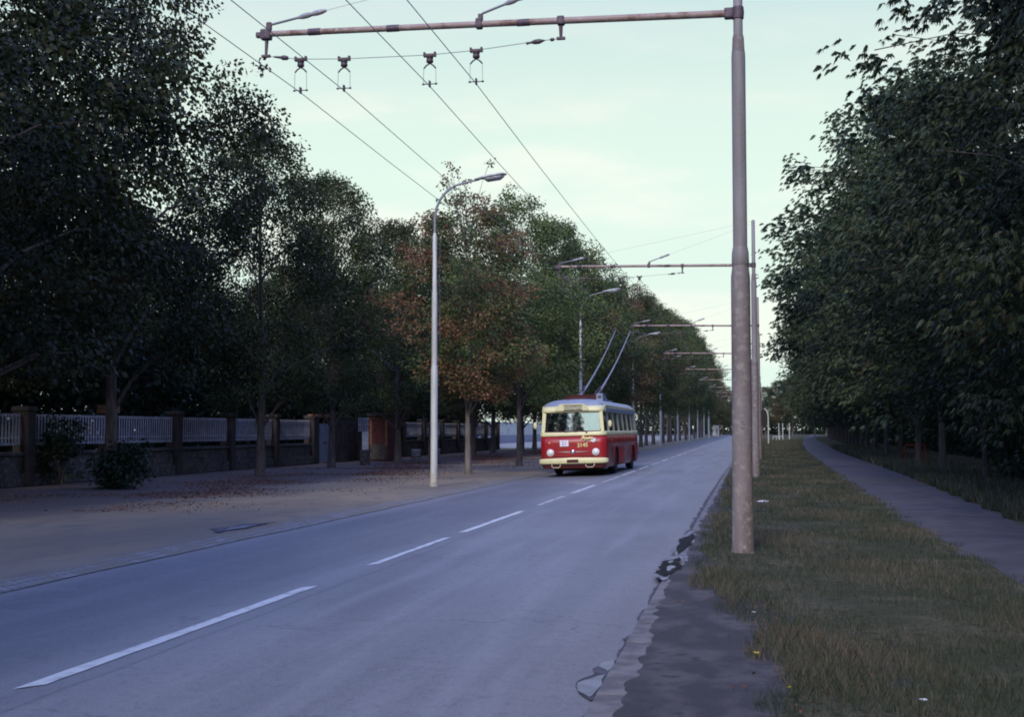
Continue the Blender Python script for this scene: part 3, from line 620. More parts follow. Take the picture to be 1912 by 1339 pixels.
# ------------------------------------------------------------------ trolley masts and wires
WX = [-6.2, -5.56, -4.32, -3.66]; WZ = 6.42
HY = []
def mast(x, y, top=True):
    e = empty('overhead_wire_mast', (x, y, 0))
    mb = MB(); mb.lathe([(.19, -.1), (.165, .02), (.143, .12), (.13, 1.2), (.125, 3.62), (.122, 3.68), (.105, 3.82)], n=24); mb.build('lower_shaft', M['mast'], e)
    mb = MB(); mb.box((.0, -.136, 1.72), (.05, .012, .09), bev=.004); mb.build('sticker_remains', M['rim'], e)
    mb = MB(); mb.lathe([(.108, 3.82), (.114, 3.83), (.11, 3.98), (.096, 4.06)], n=24); mb.build('collar', M['mast_top'], e)
    mb = MB(); mb.lathe([(.093, 4.06), (.091, 6.6), (.088, 6.66)], n=24); mb.build('middle_shaft', M['mast_top'], e)
    mb = MB(); mb.lathe([(.088, 6.66), (.082, 6.7), (.075, 6.86), (.066, 6.9)], n=24); mb.build('collar', M['mast'], e)
    mb = MB(); mb.lathe([(.062, 6.9), (.06, 8.7), (.02, 8.74)], n=20); mb.build('upper_shaft', M['mast_top'], e)
    L = -6.62
    a = MB(); a.tube([(-.1, 0, 7.2), (-3.3, 0, 7.25), (L, 0, 7.29)], [.05, .046, .042], 14); a.build('arm', M['arm'], e)
    for bx in (-2.9, -4.75, -5.9):
        b = MB(); b.lathe([(.049, -.09), (.05, 0), (.049, .09)], (bx, 0, 7.2+.014*(-bx)), 'X', 14); b.build('pipe_band', M['fitting'], e)
    c = MB(); c.lathe([(.075, 7.12), (.082, 7.2), (.075, 7.28)], n=20); c.box((-.12, 0, 7.2), (.12, .12, .14), bev=.02); c.build('mast_clamp', M['fitting'], e)
    c = MB(); c.box((L, 0, 7.28), (.15, .13, .15), bev=.025); c.box((L-.1, 0, 7.28), (.1, .08, .08), bev=.02); c.box((L+.04, 0, 7.4), (.08, .06, .12), bev=.02); c.tube([(L+.01, 0, 7.22), (L-.0, 0, 6.98)], [.03, .02], 8); c.box((L, 0, 6.97), (.13, .05, .04), bev=.01); c.build('end_clamp', M['fitting'], e)
    c = MB(); c.box((-2.38, 0, 7.235), (.1, .12, .12), bev=.02); c.tube([(-2.38, 0, 7.19), (-2.38, 0, 7.0)], [.03, .02], 8); c.box((-2.38, 0, 6.99), (.12, .05, .04), bev=.01); c.build('arm_clamp', M['fitting'], e)
    c = MB(); c.box((-3.52, 0, 7.26), (.09, .12, .14), bev=.02); c.box((-3.5, 0, 7.35), (.07, .05, .1), bev=.015); c.build('arm_clamp', M['fitting'], e)
    def stay(p0, p1, t0, t1):
        p0, p1 = Vector(p0), Vector(p1); s = MB(); s.tube([p0, p0.lerp(p1, t0)], .017, 6); s.tube([p0.lerp(p1, t1), p1], .003, 4); st = s.build('stay_cable', M['wire'], e)
        s = MB(); q0, q1 = p0.lerp(p1, t0-.008), p0.lerp(p1, t1+.008); k = [q0.lerp(q1, i/6) for i in range(7)]; s.tube(k, [.018, .036, .04, .03, .04, .036, .018], 10); s.build('insulator', M['insul'], st)
    stay((L+.06, 0, 7.42), (-.05, 0, 8.68), .07, .12); stay((-3.48, 0, 7.4), (-.05, 0, 8.6), .1, .19)
    # sagging span wire with its end insulators
    sp = [(L+.02, 0, 6.97), (-6.35, 0, 6.93), (WX[0]-x, 0, 6.9), (WX[1]-x, 0, 6.87), (WX[2]-x, 0, 6.86), (WX[3]-x, 0, 6.89), (-2.75, 0, 6.965), (-2.4, 0, 6.99)]
    s = MB(); s.tube(sp, .005, 5); sw = s.build('span_wire', M['wire'], e)
    s = MB(); s.tube([(-6.5, 0, 6.955), (-6.4, 0, 6.94), (-6.36, 0, 6.935), (-6.3, 0, 6.925), (-6.28, 0, 6.92)], [.012, .02, .038, .03, .01], 8); s.build('insulator', M['insul2'], sw)
    s = MB(); s.tube([(-2.86, 0, 6.945), (-2.8, 0, 6.955), (-2.74, 0, 6.96), (-2.68, 0, 6.965), (-2.6, 0, 6.975)], [.022, .014, .034, .036, .008], 8); s.lathe([(.01, -.03), (.024, -.02), (.024, .02), (.01, .03)], (-2.5, 0, 6.98), 'X', 8); s.build('insulator', M['insul2'], sw)
    for wx, zz in zip(WX, (6.9, 6.87, 6.86, 6.89)):
        X = wx-x; h = empty('wire_hanger'); h.parent = e
        s = MB(); s.box((X, 0, zz-.005), (.16, .05, .045), bev=.012); s.box((X-.075, 0, zz+.005), (.03, .06, .07), bev=.01); s.box((X+.075, 0, zz+.005), (.03, .06, .07), bev=.01); s.lathe([(.025, zz-.12), (.05, zz-.105), (.05, zz-.07), (.036, zz-.06), (.05, zz-.05), (.05, zz-.02)], (X, 0, 0), n=10); s.build('insulator', M['insul2'], h)
        s = MB(); s.tube([(X-.085, 0, zz-.19), (X-.05, 0, zz-.15), (X, 0, zz-.12), (X+.05, 0, zz-.15), (X+.085, 0, zz-.19)], .011, 6); s.build('yoke', M['fitting'], h)
        s = MB()
        for q in (-1, 1): s.tube([(X+q*.085, 0, zz-.18), (X+q*.09, 0, WZ+.03)], .0035, 4)
        s.build('drop_wire', M['wire'], h)
        s = MB(); s.tube([(X-.1, 0, WZ+.03), (X+.1, 0, WZ+.03)], .007, 5); s.lathe([(.008, -.02), (.017, 0), (.008, .02)], (X-.09, 0, WZ+.03), 'X', 8); s.lathe([(.008, -.02), (.017, 0), (.008, .02)], (X+.09, 0, WZ+.03), 'X', 8); s.box((X, 0, WZ+.03), (.022, .07, .09), bev=.008); s.build('wire_clamp', M['fitting'], h)
    return e
masts = [(-.1, 17.1), (.18, 43.8), (.48, 69.5), (.55, 95), (.85, 120.5), (1.1, 146), (1.4, 171.5), (1.7, 197), (2.0, 222.5)]
labs = ['huge grey brown stepped overhead wire mast nearest the camera'] + ['%s stepped wire mast beyond the nearest one' % ORD[k] for k in range(8)]
for (x, y), l in zip(masts, labs): tag(mast(x, y), l, 'overhead wire mast', 'masts carrying the trolley wires')
for k, wx in enumerate(WX):
    s = MB(); P = []
    ymast = [-9.5] + [m[1] for m in masts] + [248]
    for a, b in zip(ymast, ymast[1:]):
        for j in range(6): t = j/6; P.append((wx, a+(b-a)*t, WZ-.09*4*t*(1-t)))
    P.append((wx, 248, WZ)); s.tube(P, .0055, 6)
    tag(s.build('contact_wire', M['wire']), '%s of the four long trolley contact wires over the road, counting from the left' % ORD[k], 'overhead wire', 'trolley contact wires')

# ------------------------------------------------------------------ street lamps
def lamp(x, y):
    e = empty('street_lamp', (x, y, 0))
    mb = MB(); mb.lathe([(.13, -.05), (.118, .02), (.112, .1), (.112, .35)], n=18); mb.build('base', M['lamp_base'], e)
    mb = MB(); mb.lathe([(.104, .35), (.1, 3.4), (.088, 3.55)], n=18); mb.build('lower_post', M['lamp'], e)
    mb = MB(); mb.lathe([(.082, 3.55), (.08, 5.7), (.066, 5.82), (.064, 7.4), (.04, 7.5)], n=18); mb.build('upper_post', M['lamp'], e)
    P = [(0, 0, 7.5), (0, 0, 7.95), (.05, 0, 8.25), (.16, 0, 8.5), (.34, 0, 8.72), (.6, 0, 8.9), (.9, 0, 8.98), (1.35, 0, 9.06)]
    mb = MB(); mb.tube(P, [.038]*5+[.034, .03, .026], 10); mb.build('arm', M['lamp_arm'], e)
    # flat tapered luminaire with a shallow bowl underneath
    t = Matrix.Rotation(R(-5), 3, 'Y'); hd = MB()
    prof = [(1.2, .05, .035, 9.06), (1.42, .14, .07, 9.09), (1.7, .19, .08, 9.13), (2.05, .19, .07, 9.18), (2.16, .11, .03, 9.19)]
    rings = []
    for px, hw, hh, pz in prof:
        rings.append([hd.bm.verts.new((px, hw*math.cos(a), pz+hh*(math.sin(a) if math.sin(a) > 0 else .25*math.sin(a)))) for a in [2*math.pi*k/14 for k in range(14)]])
    for a, b in zip(rings, rings[1:]):
        for k in range(14): f = hd.bm.faces.new((a[k], a[(k+1) % 14], b[(k+1) % 14], b[k])); f.smooth = True
    hd.bm.faces.new(rings[0]); hd.bm.faces.new(rings[-1]); hdo = hd.build('lamp_head', M['lamp'], e)
    gl = MB(); rings = []
    for px, hw, dz, pz in [(1.5, .11, .03, 9.09), (1.6, .15, .11, 9.1), (1.98, .155, .115, 9.15), (2.1, .1, .04, 9.17)]:
        rings.append([gl.bm.verts.new((px, hw*math.cos(a), pz-.012-dz*abs(math.sin(a)) if k % 10 else pz-.012)) for k, a in [(k, math.pi*k/10) for k in range(11)]])
    for a, b in zip(rings, rings[1:]):
        for k in range(10): f = gl.bm.faces.new((a[k], a[k+1], b[k+1], b[k])); f.smooth = True
        gl.bm.faces.new((a[0], b[0], b[10], a[10]))
    gl.bm.faces.new(rings[0]); gl.bm.faces.new(rings[-1]); gl.build('glass_bowl', M['lamp_glass'], hdo)
    mb = MB(); mb.tube([(.17, 0, 7.3), (.15, 0, 6.2), (.17, 0, 4.3)], .011, 5); mb.tube([(.05, 0, 5.95), (.17, 0, 5.95)], .012, 5); mb.build('cable', M['fitting'], e)
    return e
for k, y in enumerate([36.9, 68.5, 100, 131.5, 163, 194.5, 226, 257.5, 289]):
    l = 'tall pale curved street lamp on the dirt shoulder left of the trolleybus' if k == 0 else '%s curved lamp along the left kerb beyond the nearest lamp' % ORD[k-1]
    tag(lamp(-9.15 if k < 1 else -8.9, y), l, 'street lamp', 'street lamps along the left kerb')
s = MB(); s.lathe([(.16, 0), (.14, 4), (.1, 4.1), (.1, 9)], n=12); o = s.build('utility_pole', M['lamp']); o.location = (-8.5, 275, 0); tag(o, 'plain pale pole right beside the farthest curved lamp', 'pole')

# ------------------------------------------------------------------ picket fence on the left
def fence(y0, y1, npan, label, x=-20.9, caps=()):
    e = empty('picket_fence', (x, y0, 0)); L = y1-y0; st = L/npan
    s = MB(); s.box((-.12, L/2, .42), (.36, L, .94), bev=.02); s.build('plinth_wall', M['conc'], e)
    s = MB(); s.box((-.1, L/2, .95), (.46, L+.04, .1), bev=.02); s.build('ledge', M['conc'], e)
    s = MB(); s.box((.1, L/2, .2), (.12, L-.1, .38), bev=.02); s.build('footing', M['conc'], e)
    for k in range(npan+1):
        s = MB(); s.box((0, k*st, 1.12), (.5, .42, 2.2), bev=.02); p = s.build('pier', M['pier'], e)
        s = MB(); h = .26 if k in caps else .14; s.box((0, k*st, 2.2+h/2-.0), (.6, .52, h), bev=.03, taper=.92); s.build('cap', M['cap'] if k in caps else M['pier'], p)
    for k in range(npan):
        a, b = k*st+.27, (k+1)*st-.27; s = MB()
        s.box((0, (a+b)/2, 1.24), (.05, b-a, .08)); s.box((0, (a+b)/2, 2.08), (.05, b-a, .07)); s.box((0, (a+b)/2, 1.42), (.04, b-a, .04))
        n = int((b-a)/.17)
        for j in range(n):
            yy_ = a+.07+(b-a-.14)*j/(n-1); s.box((.045, yy_, 1.66), (.014, .075, .92))
        s.build('picket_panel', M['picket'], e)
    return tag(e, label, 'fence', 'pale picket fences on plinth walls')
fence(24.5, 59.5, 7, 'pale picket fence between brown piers on the left, nearest the camera', caps=(1, 3))
fence(76, 106, 6, 'pale picket fence glimpsed beyond the bins and left of the bus')
# gate
e = empty('garden_gate', (-20.9, 60.0, 0))
for k, yy_ in enumerate((.55, 1.62)):
    s = MB(); s.box((.12, yy_, 1.0), (.05, 1.02, 1.9), bev=.01)
    for q in range(6): s.box((.155, yy_-.42+q*.168, 1.0), (.02, .14, 1.8))
    lf_ = s.build('gate_leaf', M['gate'], e)
    s = MB(); s.box((.19, yy_+(.4 if k == 0 else -.4), 1.0), (.05, .05, .16), bev=.01); s.build('handle', M['fitting'], lf_)
for yy_ in (-.1, 2.35):
    s = MB(); s.box((0, yy_, 1.12), (.5, .4, 2.3), bev=.02); s.build('gate_post', M['pier'], e)
s = MB(); s.box((0, 1.1, 2.33), (.5, 2.9, .16), bev=.02); s.build('lintel', M['cap'], e)
tag(e, 'pale blue grey double gate in the wall behind the trees', 'gate')
# wall continuing past the gate
e = empty('boundary_wall', (-20.9, 62.7, 0)); s = MB(); s.box((-.1, 2.6, 1.1), (.3, 5.0, 2.25), bev=.02); s.build('wall', M['conc'], e); s = MB(); s.box((-.1, 2.6, 2.28), (.42, 5.1, .1), bev=.02); s.build('coping', M['pier'], e)
tag(e, 'dark rendered wall between the gate and the red brown kiosk', 'wall')
e = empty('boundary_wall', (-20.9, 71.6, 0)); s = MB(); s.box((-.1, 2.0, 1.1), (.3, 4.0, 2.25), bev=.02); s.build('wall', M['conc'], e); s = MB(); s.box((-.1, 2.0, 2.28), (.42, 4.1, .1), bev=.02); s.build('coping', M['pier'], e)
tag(e, 'short dark wall behind the two metal bins', 'wall')
# concrete block with a white board and lattice
e = empty('notice_pillar', (-17.7, 58.0, 0), R(-10)); s = MB(); s.box((0, 0, .35), (.36, .36, .72), bev=.02); s.build('plinth', M['conc'], e)
s = MB(); s.box((.02, -.02, 1.14), (.28, .12, .84), bev=.01); s.build('white_board', M['white'], e)
s = MB()
for q in range(6): s.box((-.33+q*.09, 0, 1.9), (.03, .05, .66))
for q in (1.62, 1.9, 2.18): s.box((-.1, .03, q), (.56, .03, .04))
s.build('lattice', M['picket'], e); tag(e, 'white board and lattice on a concrete block beneath the trees', 'notice pillar')
e = empty('wooden_kiosk', (-19.3, 66.5, 0)); s = MB(); s.box((0, 0, 1.2), (1.2, 1.6, 2.36), bev=.02); s.build('cabin', M['board'], e); s = MB(); s.box((0, 0, 2.45), (1.4, 1.8, .14), bev=.03); s.build('roof', M['pier'], e)
s = MB(); s.box((0, -.82, .5), (.9, .03, .8)); s.build('lower_panel', M['conc'], e); s = MB(); s.box((.42, -.83, 1.5), (.1, .04, 1.3)); s.box((-.42, -.83, 1.5), (.1, .04, 1.3)); s.build('corner_post', M['cap'], e)
tag(e, 'red brown boarded cabin beside the white board', 'kiosk')
def bin_():
    e = empty('litter_bin'); s = MB(); s.lathe([(.17, 0), (.2, .02), (.235, .62), (.25, .64), (.25, .68), (.225, .68), (.2, .1), (.02, .09)], n=18); s.build('drum', M['galv'], e)
    s = MB(); s.lathe([(.245, .3), (.252, .32), (.245, .34)], n=18); s.build('hoop', M['fitting'], e); return e
b = bin_(); b.location = (-16.35, 62.2, 0); tag(b, 'left pale metal bin standing under the trees', 'bin', 'metal bins under the trees')
KIDS[b.name] = None
c = copy_tree(b); c.location = (-15.85, 64.2, 0); c['label'] = 'right duller metal bin, behind the lamp post'
# pale wall and road beyond the kerbside trees
e = empty('pale_wall', (-30, 112, 0)); s = MB(); s.box((0, 95, 1.3), (.3, 190, 2.6)); s.build('wall', M['render'], e); s = MB(); s.box((.17, 95, .5), (.06, 190, 1.0)); s.build('plinth', M['picket'], e); tag(e, 'bright pale wall seen low between the kerbside trunks', 'wall')
s = MB(); s.face([(-29.8, 112, .02), (-13.5, 112, .02), (-13.5, 330, .02), (-29.8, 330, .02)]); tag(s.build('side_road', M['road']), kind='structure')
e = empty('hut', (-9.6, 375, 0)); s = MB(); s.box((0, 0, 1.5), (1.7, 2.2, 3.0), bev=.03); s.build('wall', M['white'], e); s = MB(); s.box((0, 0, 3.06), (1.9, 2.4, .14), bev=.03); s.build('roof', M['conc'], e)
s = MB(); s.box((.3, -1.12, 1.1), (.7, .04, 1.9)); s.build('door', M['gate'], e); tag(e, 'tiny white hut at the far end of the road', 'hut')

# ------------------------------------------------------------------ things along the right-hand path
e = empty('stop_sign_post', (1.95, 140, 0)); s = MB(); s.tube([(0, 0, -.05), (0, 0, 3.0), (-.05, 0, 3.4), (-.2, 0, 3.75), (-.42, 0, 3.95)], .07, 8); s.build('bent_pipe', M['lamp'], e)
s = MB(); s.box((-.52, 0, 2.9), (.55, .08, 1.7), bev=.02); s.build('sign_plate', M['black'], e); tag(e, 'grey pipe post with a bent top and dark plate on the verge', 'sign post')
def railing(x, y, m, w_, h_, n, label, r=.025):
    e = empty('railing', (x, y, 0)); s = MB(); s.tube([(0, 0, h_), (w_, 0, h_)], r, 6); s.build('top_rail', m, e)
    for k in range(n): s = MB(); s.tube([(w_*k/(n-1), 0, -.05), (w_*k/(n-1), 0, h_)], r, 6); s.build('upright', m, e)
    return tag(e, label, 'railing')
railing(7.05, 61.7, M['redrail'], .85, .95, 3, 'red tubular frame standing in the grass under the trees', .032)
railing(3.3, 190, M['white'], 1.4, .7, 4, 'low white railing at the far end of the verge', .04)
for k, (x, y) in enumerate([(4.35, 200), (5.0, 203), (5.9, 200)]):
    s = MB(); s.tube([(0, 0, -.05), (0, 0, 2.6)], [.07, .06], 8); s.tube([(0, 0, 2.6), (0, 0, 2.66)], [.09, .05], 8); o = s.build('white_post', M['white']); o.location = (x, y, 0); tag(o, '%s of three slim white posts far along the verge, counting from the left' % ORD[k], 'post', 'slim white posts at the end of the verge')

# ------------------------------------------------------------------ the trolleybus (front face at local y = 0, facing -Y)
B = {}
B['red'] = mat('bus_red', (.36, .013, .018), .38, col2=(.29, .011, .016), nscale=1.5, spec=.55, bump=.05, bscale=6)
B['cream'] = mat('bus_cream', (.8, .76, .42), .38, col2=(.72, .68, .38), nscale=2, spec=.5)
B['cream2'] = mat('bus_cream_side', (.62, .6, .42), .45, col2=(.5, .48, .36), nscale=2, spec=.4)
B['roof'] = mat('bus_roof', (.3, .34, .42), .5, col2=(.24, .27, .34), nscale=2.5, spec=.4, bump=.1, bscale=5)
B['rubber'] = mat('tyre_rubber', (.016, .016, .018), .85, col2=(.03, .028, .028), nscale=8, bump=.3)
B['hub'] = mat('wheel_hub', (.16, .03, .03), .6, col2=(.09, .05, .05), nscale=6)
B['chrome'] = mat('chrome', (.75, .75, .77), .2, .9)
B['lens'] = mat('headlight_lens', (.82, .86, .8), .12, spec=.9)
B['seat'] = mat('seat_vinyl', (.1, .03, .03), .5)
B['inner'] = mat('bus_interior', (.3, .3, .28), .7)
B['yellow'] = mat('bus_lettering', (.88, .74, .34), .5)
B['plate'] = mat('plate_white', (.8, .82, .88), .5)
B['blind'] = mat('destination_blind', (.45, .48, .3), .6, col2=(.3, .22, .14), nscale=9, stretch=(1, 1, 3))
B['digit'] = mat('digit_colour', (.55, .3, .5), .6)
B['dark'] = mat('dark_red_brown', (.09, .012, .015), .6)
def glass(name, tint, gl):
    m = bpy.data.materials.new(name); m.use_nodes = True; t = m.node_tree; t.nodes.clear()
    g = N(t, 'ShaderNodeBsdfGlossy'); g.inputs['Roughness'].default_value = .04; g.inputs['Color'].default_value = (.9, .95, 1, 1)
    tr = N(t, 'ShaderNodeBsdfTransparent'); tr.inputs[0].default_value = (*tint, 1); fr = N(t, 'ShaderNodeFresnel'); fr.inputs[0].default_value = 1.5
    a = N(t, 'ShaderNodeMath', operation='ADD', use_clamp=True); t.links.new(fr.outputs[0], a.inputs[0]); a.inputs[1].default_value = gl
    n = N(t, 'ShaderNodeTexNoise'); n.inputs['Scale'].default_value = 1.6; bp = N(t, 'ShaderNodeBump'); bp.inputs['Strength'].default_value = .12; bp.inputs['Distance'].default_value = .1
    tcn = N(t, 'ShaderNodeTexCoord'); t.links.new(tcn.outputs['Object'], n.inputs[0]); t.links.new(n.outputs[0], bp.inputs['Height']); t.links.new(bp.outputs[0], g.inputs['Normal'])
    mx = N(t, 'ShaderNodeMixShader'); t.links.new(a.outputs[0], mx.inputs[0]); t.links.new(tr.outputs[0], mx.inputs[1]); t.links.new(g.outputs[0], mx.inputs[2])
    o = N(t, 'ShaderNodeOutputMaterial'); t.links.new(mx.outputs[0], o.inputs[0]); return m
B['screen'] = glass('windscreen_glass', (.6, .66, .7), .68)
B['glass'] = glass('side_glass', (.38, .42, .46), .06)
W2, LEN = 1.22, 10.95
def ring(w, f, r, c, n=7, bow=.07):
    """plan outline of the body: half width, front y, rear y, corner radius; the front bows forward"""
    P = []
    for (cx_, cy_, a0) in ((w-c, r-c, 0), (-(w-c), r-c, 90), (-(w-c), f+c, 180), (w-c, f+c, 270)):
        for k in range(n+1): a = R(a0+90*k/n); P.append((cx_+c*math.cos(a), cy_+c*math.sin(a)))
    out = []
    for x, y in P: out.append((x, y-bow*(1-(x/w)**2) if y < f+c else y))
    # extra points across the front so that it curves
    i = 3*(n+1)-1; a, b = P[i], P[i+1]; ext = []
    for k in range(1, 8): x = a[0]+(b[0]-a[0])*k/8; ext.append((x, f-bow*(1-(x/w)**2)))
    return out[:i+1]+ext+out[i+1:]
def stack(mb, levels, smooth=True, cap0=True, cap1=True):
    rs = [[mb.bm.verts.new((x, y, z)) for x, y in ring(w, f, r, c)] for z, w, f, r, c in levels]; n = len(rs[0])
    for a, b in zip(rs, rs[1:]):
        for k in range(n): fc = mb.bm.faces.new((a[k], a[(k+1) % n], b[(k+1) % n], b[k])); fc.smooth = smooth; fc.material_index = mb.mi
    if cap0: mb.bm.faces.new(rs[0][::-1])
    if cap1: mb.bm.faces.new(rs[-1])
t = B['red'].node_tree; bb = t.nodes['Principled BSDF']; src = bb.inputs['Base Color'].links[0].from_socket; tcn = N(t, 'ShaderNodeTexCoord'); sx_ = N(t, 'ShaderNodeSeparateXYZ'); t.links.new(tcn.outputs['Object'], sx_.inputs[0])
nn = N(t, 'ShaderNodeTexNoise'); nn.inputs['Scale'].default_value = 5; nn.inputs['Detail'].default_value = 6; t.links.new(tcn.outputs['Object'], nn.inputs[0])
q1 = N(t, 'ShaderNodeMath', operation='MULTIPLY'); t.links.new(mrange(t, sx_.outputs[2], .3, .95, .8, 0), q1.inputs[0]); t.links.new(mrange(t, nn.outputs[0], .35, .65, .3, 1), q1.inputs[1]); t.links.new(mixc(t, q1.outputs[0], src, (.13, .07, .06)), bb.inputs['Base Color'])
bus = empty('trolleybus', (-6.27, 46.3, -.042), R(-1.1)); bus.rotation_euler = (0, R(-1.7), R(-1.1))
mb = MB(); stack(mb, [(.3, 1.16, .08, LEN-.06, .2), (.42, 1.2, .03, LEN-.02, .22), (.7, W2, 0, LEN, .24), (1.2, W2, 0, LEN, .24), (1.47, W2-.008, .01, LEN-.01, .24)])
body = mb.build('body', [B['red'], B['dark']], bus)
AX = [3.0, 8.75]
cut = MB(); cut.mi = 0
for y in AX:
    for s_ in (-1, 1):
        cut.prism([(y-.62, .1), (y-.62, .62), (y-.56, .82), (y-.4, .98), (y-.15, 1.05), (y+.15, 1.05), (y+.4, .98), (y+.56, .82), (y+.62, .62), (y+.62, .1)], s_*.86, s_*1.5, 'YZ')
cuto = cut.build('cutter', M['black'])
md = body.modifiers.new('b', 'BOOLEAN'); md.operation = 'DIFFERENCE'; md.object = cuto; md.solver = 'EXACT'; md.material_mode = 'TRANSFER'
bpy.context.view_layer.update(); cuto.matrix_world = bus.matrix_world.copy(); bpy.context.view_layer.update()
dg = bpy.context.evaluated_depsgraph_get(); nm = bpy.data.meshes.new_from_object(body.evaluated_get(dg), depsgraph=dg)
body.modifiers.clear(); body.data = nm; bpy.data.objects.remove(cuto)
for y in AX:                                    # pale arch lips
    for s_ in (-1, 1):
        a = MB(); a.tube([(s_*1.222, y+px, pz) for px, pz in [(-.63, .36), (-.63, .62), (-.57, .83), (-.41, .99), (-.15, 1.065), (.15, 1.065), (.41, .99), (.57, .83), (.63, .62), (.63, .36)]], .018, 6); a.build('wheel_arch_lip', B['red'], body)
mb = MB(); stack(mb, [(1.47, W2+.006, -.006, LEN, .24), (1.5, W2+.012, -.012, LEN, .24), (1.6, W2+.006, -.006, LEN, .24), (1.62, W2-.02, .02, LEN-.02, .24)]); mb.build('waist_band', B['cream'], bus)
# window zone: glass box + pillars
def outline_strip(mb, x0, x1, y, z0, z1): pass
zg0, zg1 = 1.62, 2.33
wl, wt = W2-.035, W2-.1
def side_x(z, off=0): return wl+(wt-wl)*(z-zg0)/(zg1-zg0)+off
g = MB()
for s_ in (-1, 1):
    g.face([(s_*side_x(zg0, -.02), .2, zg0), (s_*side_x(zg0, -.02), LEN-.25, zg0), (s_*side_x(zg1, -.02), LEN-.25, zg1), (s_*side_x(zg1, -.02), .2, zg1)])
g.build('side_windows', B['glass'], bus)
g = MB(); g.face([(-1.0, LEN-.05, zg0), (1.0, LEN-.05, zg0), (.92, LEN-.12, zg1), (-.92, LEN-.12, zg1)]); g.build('rear_window', B['glass'], bus)
g = MB(); n = 12
for k in range(n):
    a, b_ = -1.02+2.04*k/n, -1.02+2.04*(k+1)/n
    f = g.face([(a, -.075*(1-a*a)+.03, zg0), (b_, -.075*(1-b_*b_)+.03, zg0), (b_*.955, -.075*(1-b_*b_)+.12, zg1), (a*.955, -.075*(1-a*a)+.12, zg1)]); f.smooth = True
bmesh.ops.remove_doubles(g.bm, verts=g.bm.verts, dist=.002)
g.build('windscreen', B['screen'], bus)
def quadbar(mb, p0, p1, wx_, wy_):
    p0, p1 = Vector(p0), Vector(p1); vs = []
    for p in (p0, p1):
        for dx, dy in ((-1, -1), (1, -1), (1, 1), (-1, 1)): vs.append(mb.bm.verts.new(p+Vector((dx*wx_/2, dy*wy_/2, 0))))
    for k in range(4): mb.bm.faces.new((vs[k], vs[(k+1) % 4], vs[4+(k+1) % 4], vs[4+k]))
    mb.bm.faces.new(vs[3::-1]); mb.bm.faces.new(vs[4:])
p = MB()
for s_ in (-1, 1): quadbar(p, (s_*(1.085), .085, zg0-.01), (s_*1.03, .16, zg1+.02), .13, .15)
p.build('corner_pillar', B['cream'], bus)
for k, y in enumerate([1.15, 2.75, 4.3, 5.85, 7.4, 8.95, 10.1]):
    for s_ in (-1, 1):
        p = MB(); quadbar(p, (s_*side_x(zg0, -.008), y, zg0-.01), (s_*side_x(zg1, -.008), y, zg1+.01), .05, .1 if k < 6 else .2); p.build('window_pillar', B['cream2'], bus)
p = MB()
for s_ in (-1, 1): quadbar(p, (s_*1.07, LEN-.2, zg0-.01), (s_*1.0, LEN-.26, zg1+.02), .22, .24)
p.build('rear_pillar', B['cream2'], bus)
p = MB(); p.tube([(0, -.062, zg0), (0, .03, zg1)], .024, 6); p.build('windscreen_divider', M['galv'], bus)
p = MB(); pts = [(-1.03+2.06*k/14) for k in range(15)]
p.tube([(x, -.075*(1-x*x)+.02, zg0+.01) for x in pts], .02, 6); p.tube([(x*.955, -.075*(1-x*x)+.11, zg1-.01) for x in pts], .02, 6)
for s_ in (-1, 1): p.tube([(s_*1.025, .03, zg0), (s_*.98, .125, zg1)], .024, 6)
p.build('windscreen_seal', B['dark'], bus)
# interior
i_ = MB(); i_.box((0, LEN/2+.2, 1.5), (2.2, LEN-.9, .06)); i_.box((0, .45, 1.58), (2.0, .5, .12), bev=.03); i_.build('interior_floor', B['inner'], bus)
i_ = MB(); i_.tube([(.45, .62, 1.72)]*1+[(.45, .6, 1.74)], .02, 6)
st = MB()
for k in range(24):
    a, b_ = 2*math.pi*k/24, 2*math.pi*(k+1)/24
    st.tube([(.5+.24*math.cos(a), .55+.1*math.sin(a), 1.76+.2*math.sin(a)), (.5+.24*math.cos(b_), .55+.1*math.sin(b_), 1.76+.2*math.sin(b_))], .014, 5)
st.build('steering_wheel', M['black'], bus); i_.bm.free()
for k in range(7):
    for s_ in (-1, 1):
        q = MB(); q.box((s_*.68, 2.2+k*1.15, 1.66), (.8, .12, .38), bev=.04); q.build('seat_back', B['seat'], bus)
q = MB()
for s_ in (-1, 1): q.tube([(s_*.4, .9, 2.28), (s_*.4, LEN-.6, 2.28)], .015, 6)
q.build('grab_rail', B['chrome'], bus)
# cream brow and grey domed roof
br_ = MB(); br_.mi = 0
lv = [(zg1, wt+.035, .06, LEN-.08, .24), (zg1+.08, wt+.04, .055, LEN-.07, .24), (zg1+.22, wt+.01, .1, LEN-.1, .26)]
stack(br_, lv); br_.build('cream_brow', B['cream'], bus)
rf = MB(); L = []
for k in range(11):
    a = R(90*k/10); L.append((zg1+.17+.33*math.sin(a), (wt-.02)*(math.cos(a)**.62)*.985+.03, .13+1.1*(1-math.cos(a))**1.15, LEN-.12-.9*(1-math.cos(a)), max(.02, .26*math.cos(a)**.6)))
L[-1] = (zg1+.502, .12, 1.25, LEN-1.1, .02); stack(rf, L); rf.build('roof', B['roof'], bus)
sd_ = MB()
for s_ in (-1, 1): quadbar(sd_, (s_*(wt+.015), .62, zg1+.0), (s_*(wt-.0), .62, zg1+.17), .02, .02); 
sd_.bm.free()
cant = MB()
for s_ in (-1, 1): cant.box((s_*(wt+.037), LEN/2+.2, zg1+.075), (.02, LEN-1.1, .15))
cant.build('cantrail', B['roof'], bus)
gu = MB()
for s_ in (-1, 1): gu.tube([(s_*(wt+.012), .5, zg1+.23), (s_*(wt+.012), LEN-.4, zg1+.21)], .035, 8)
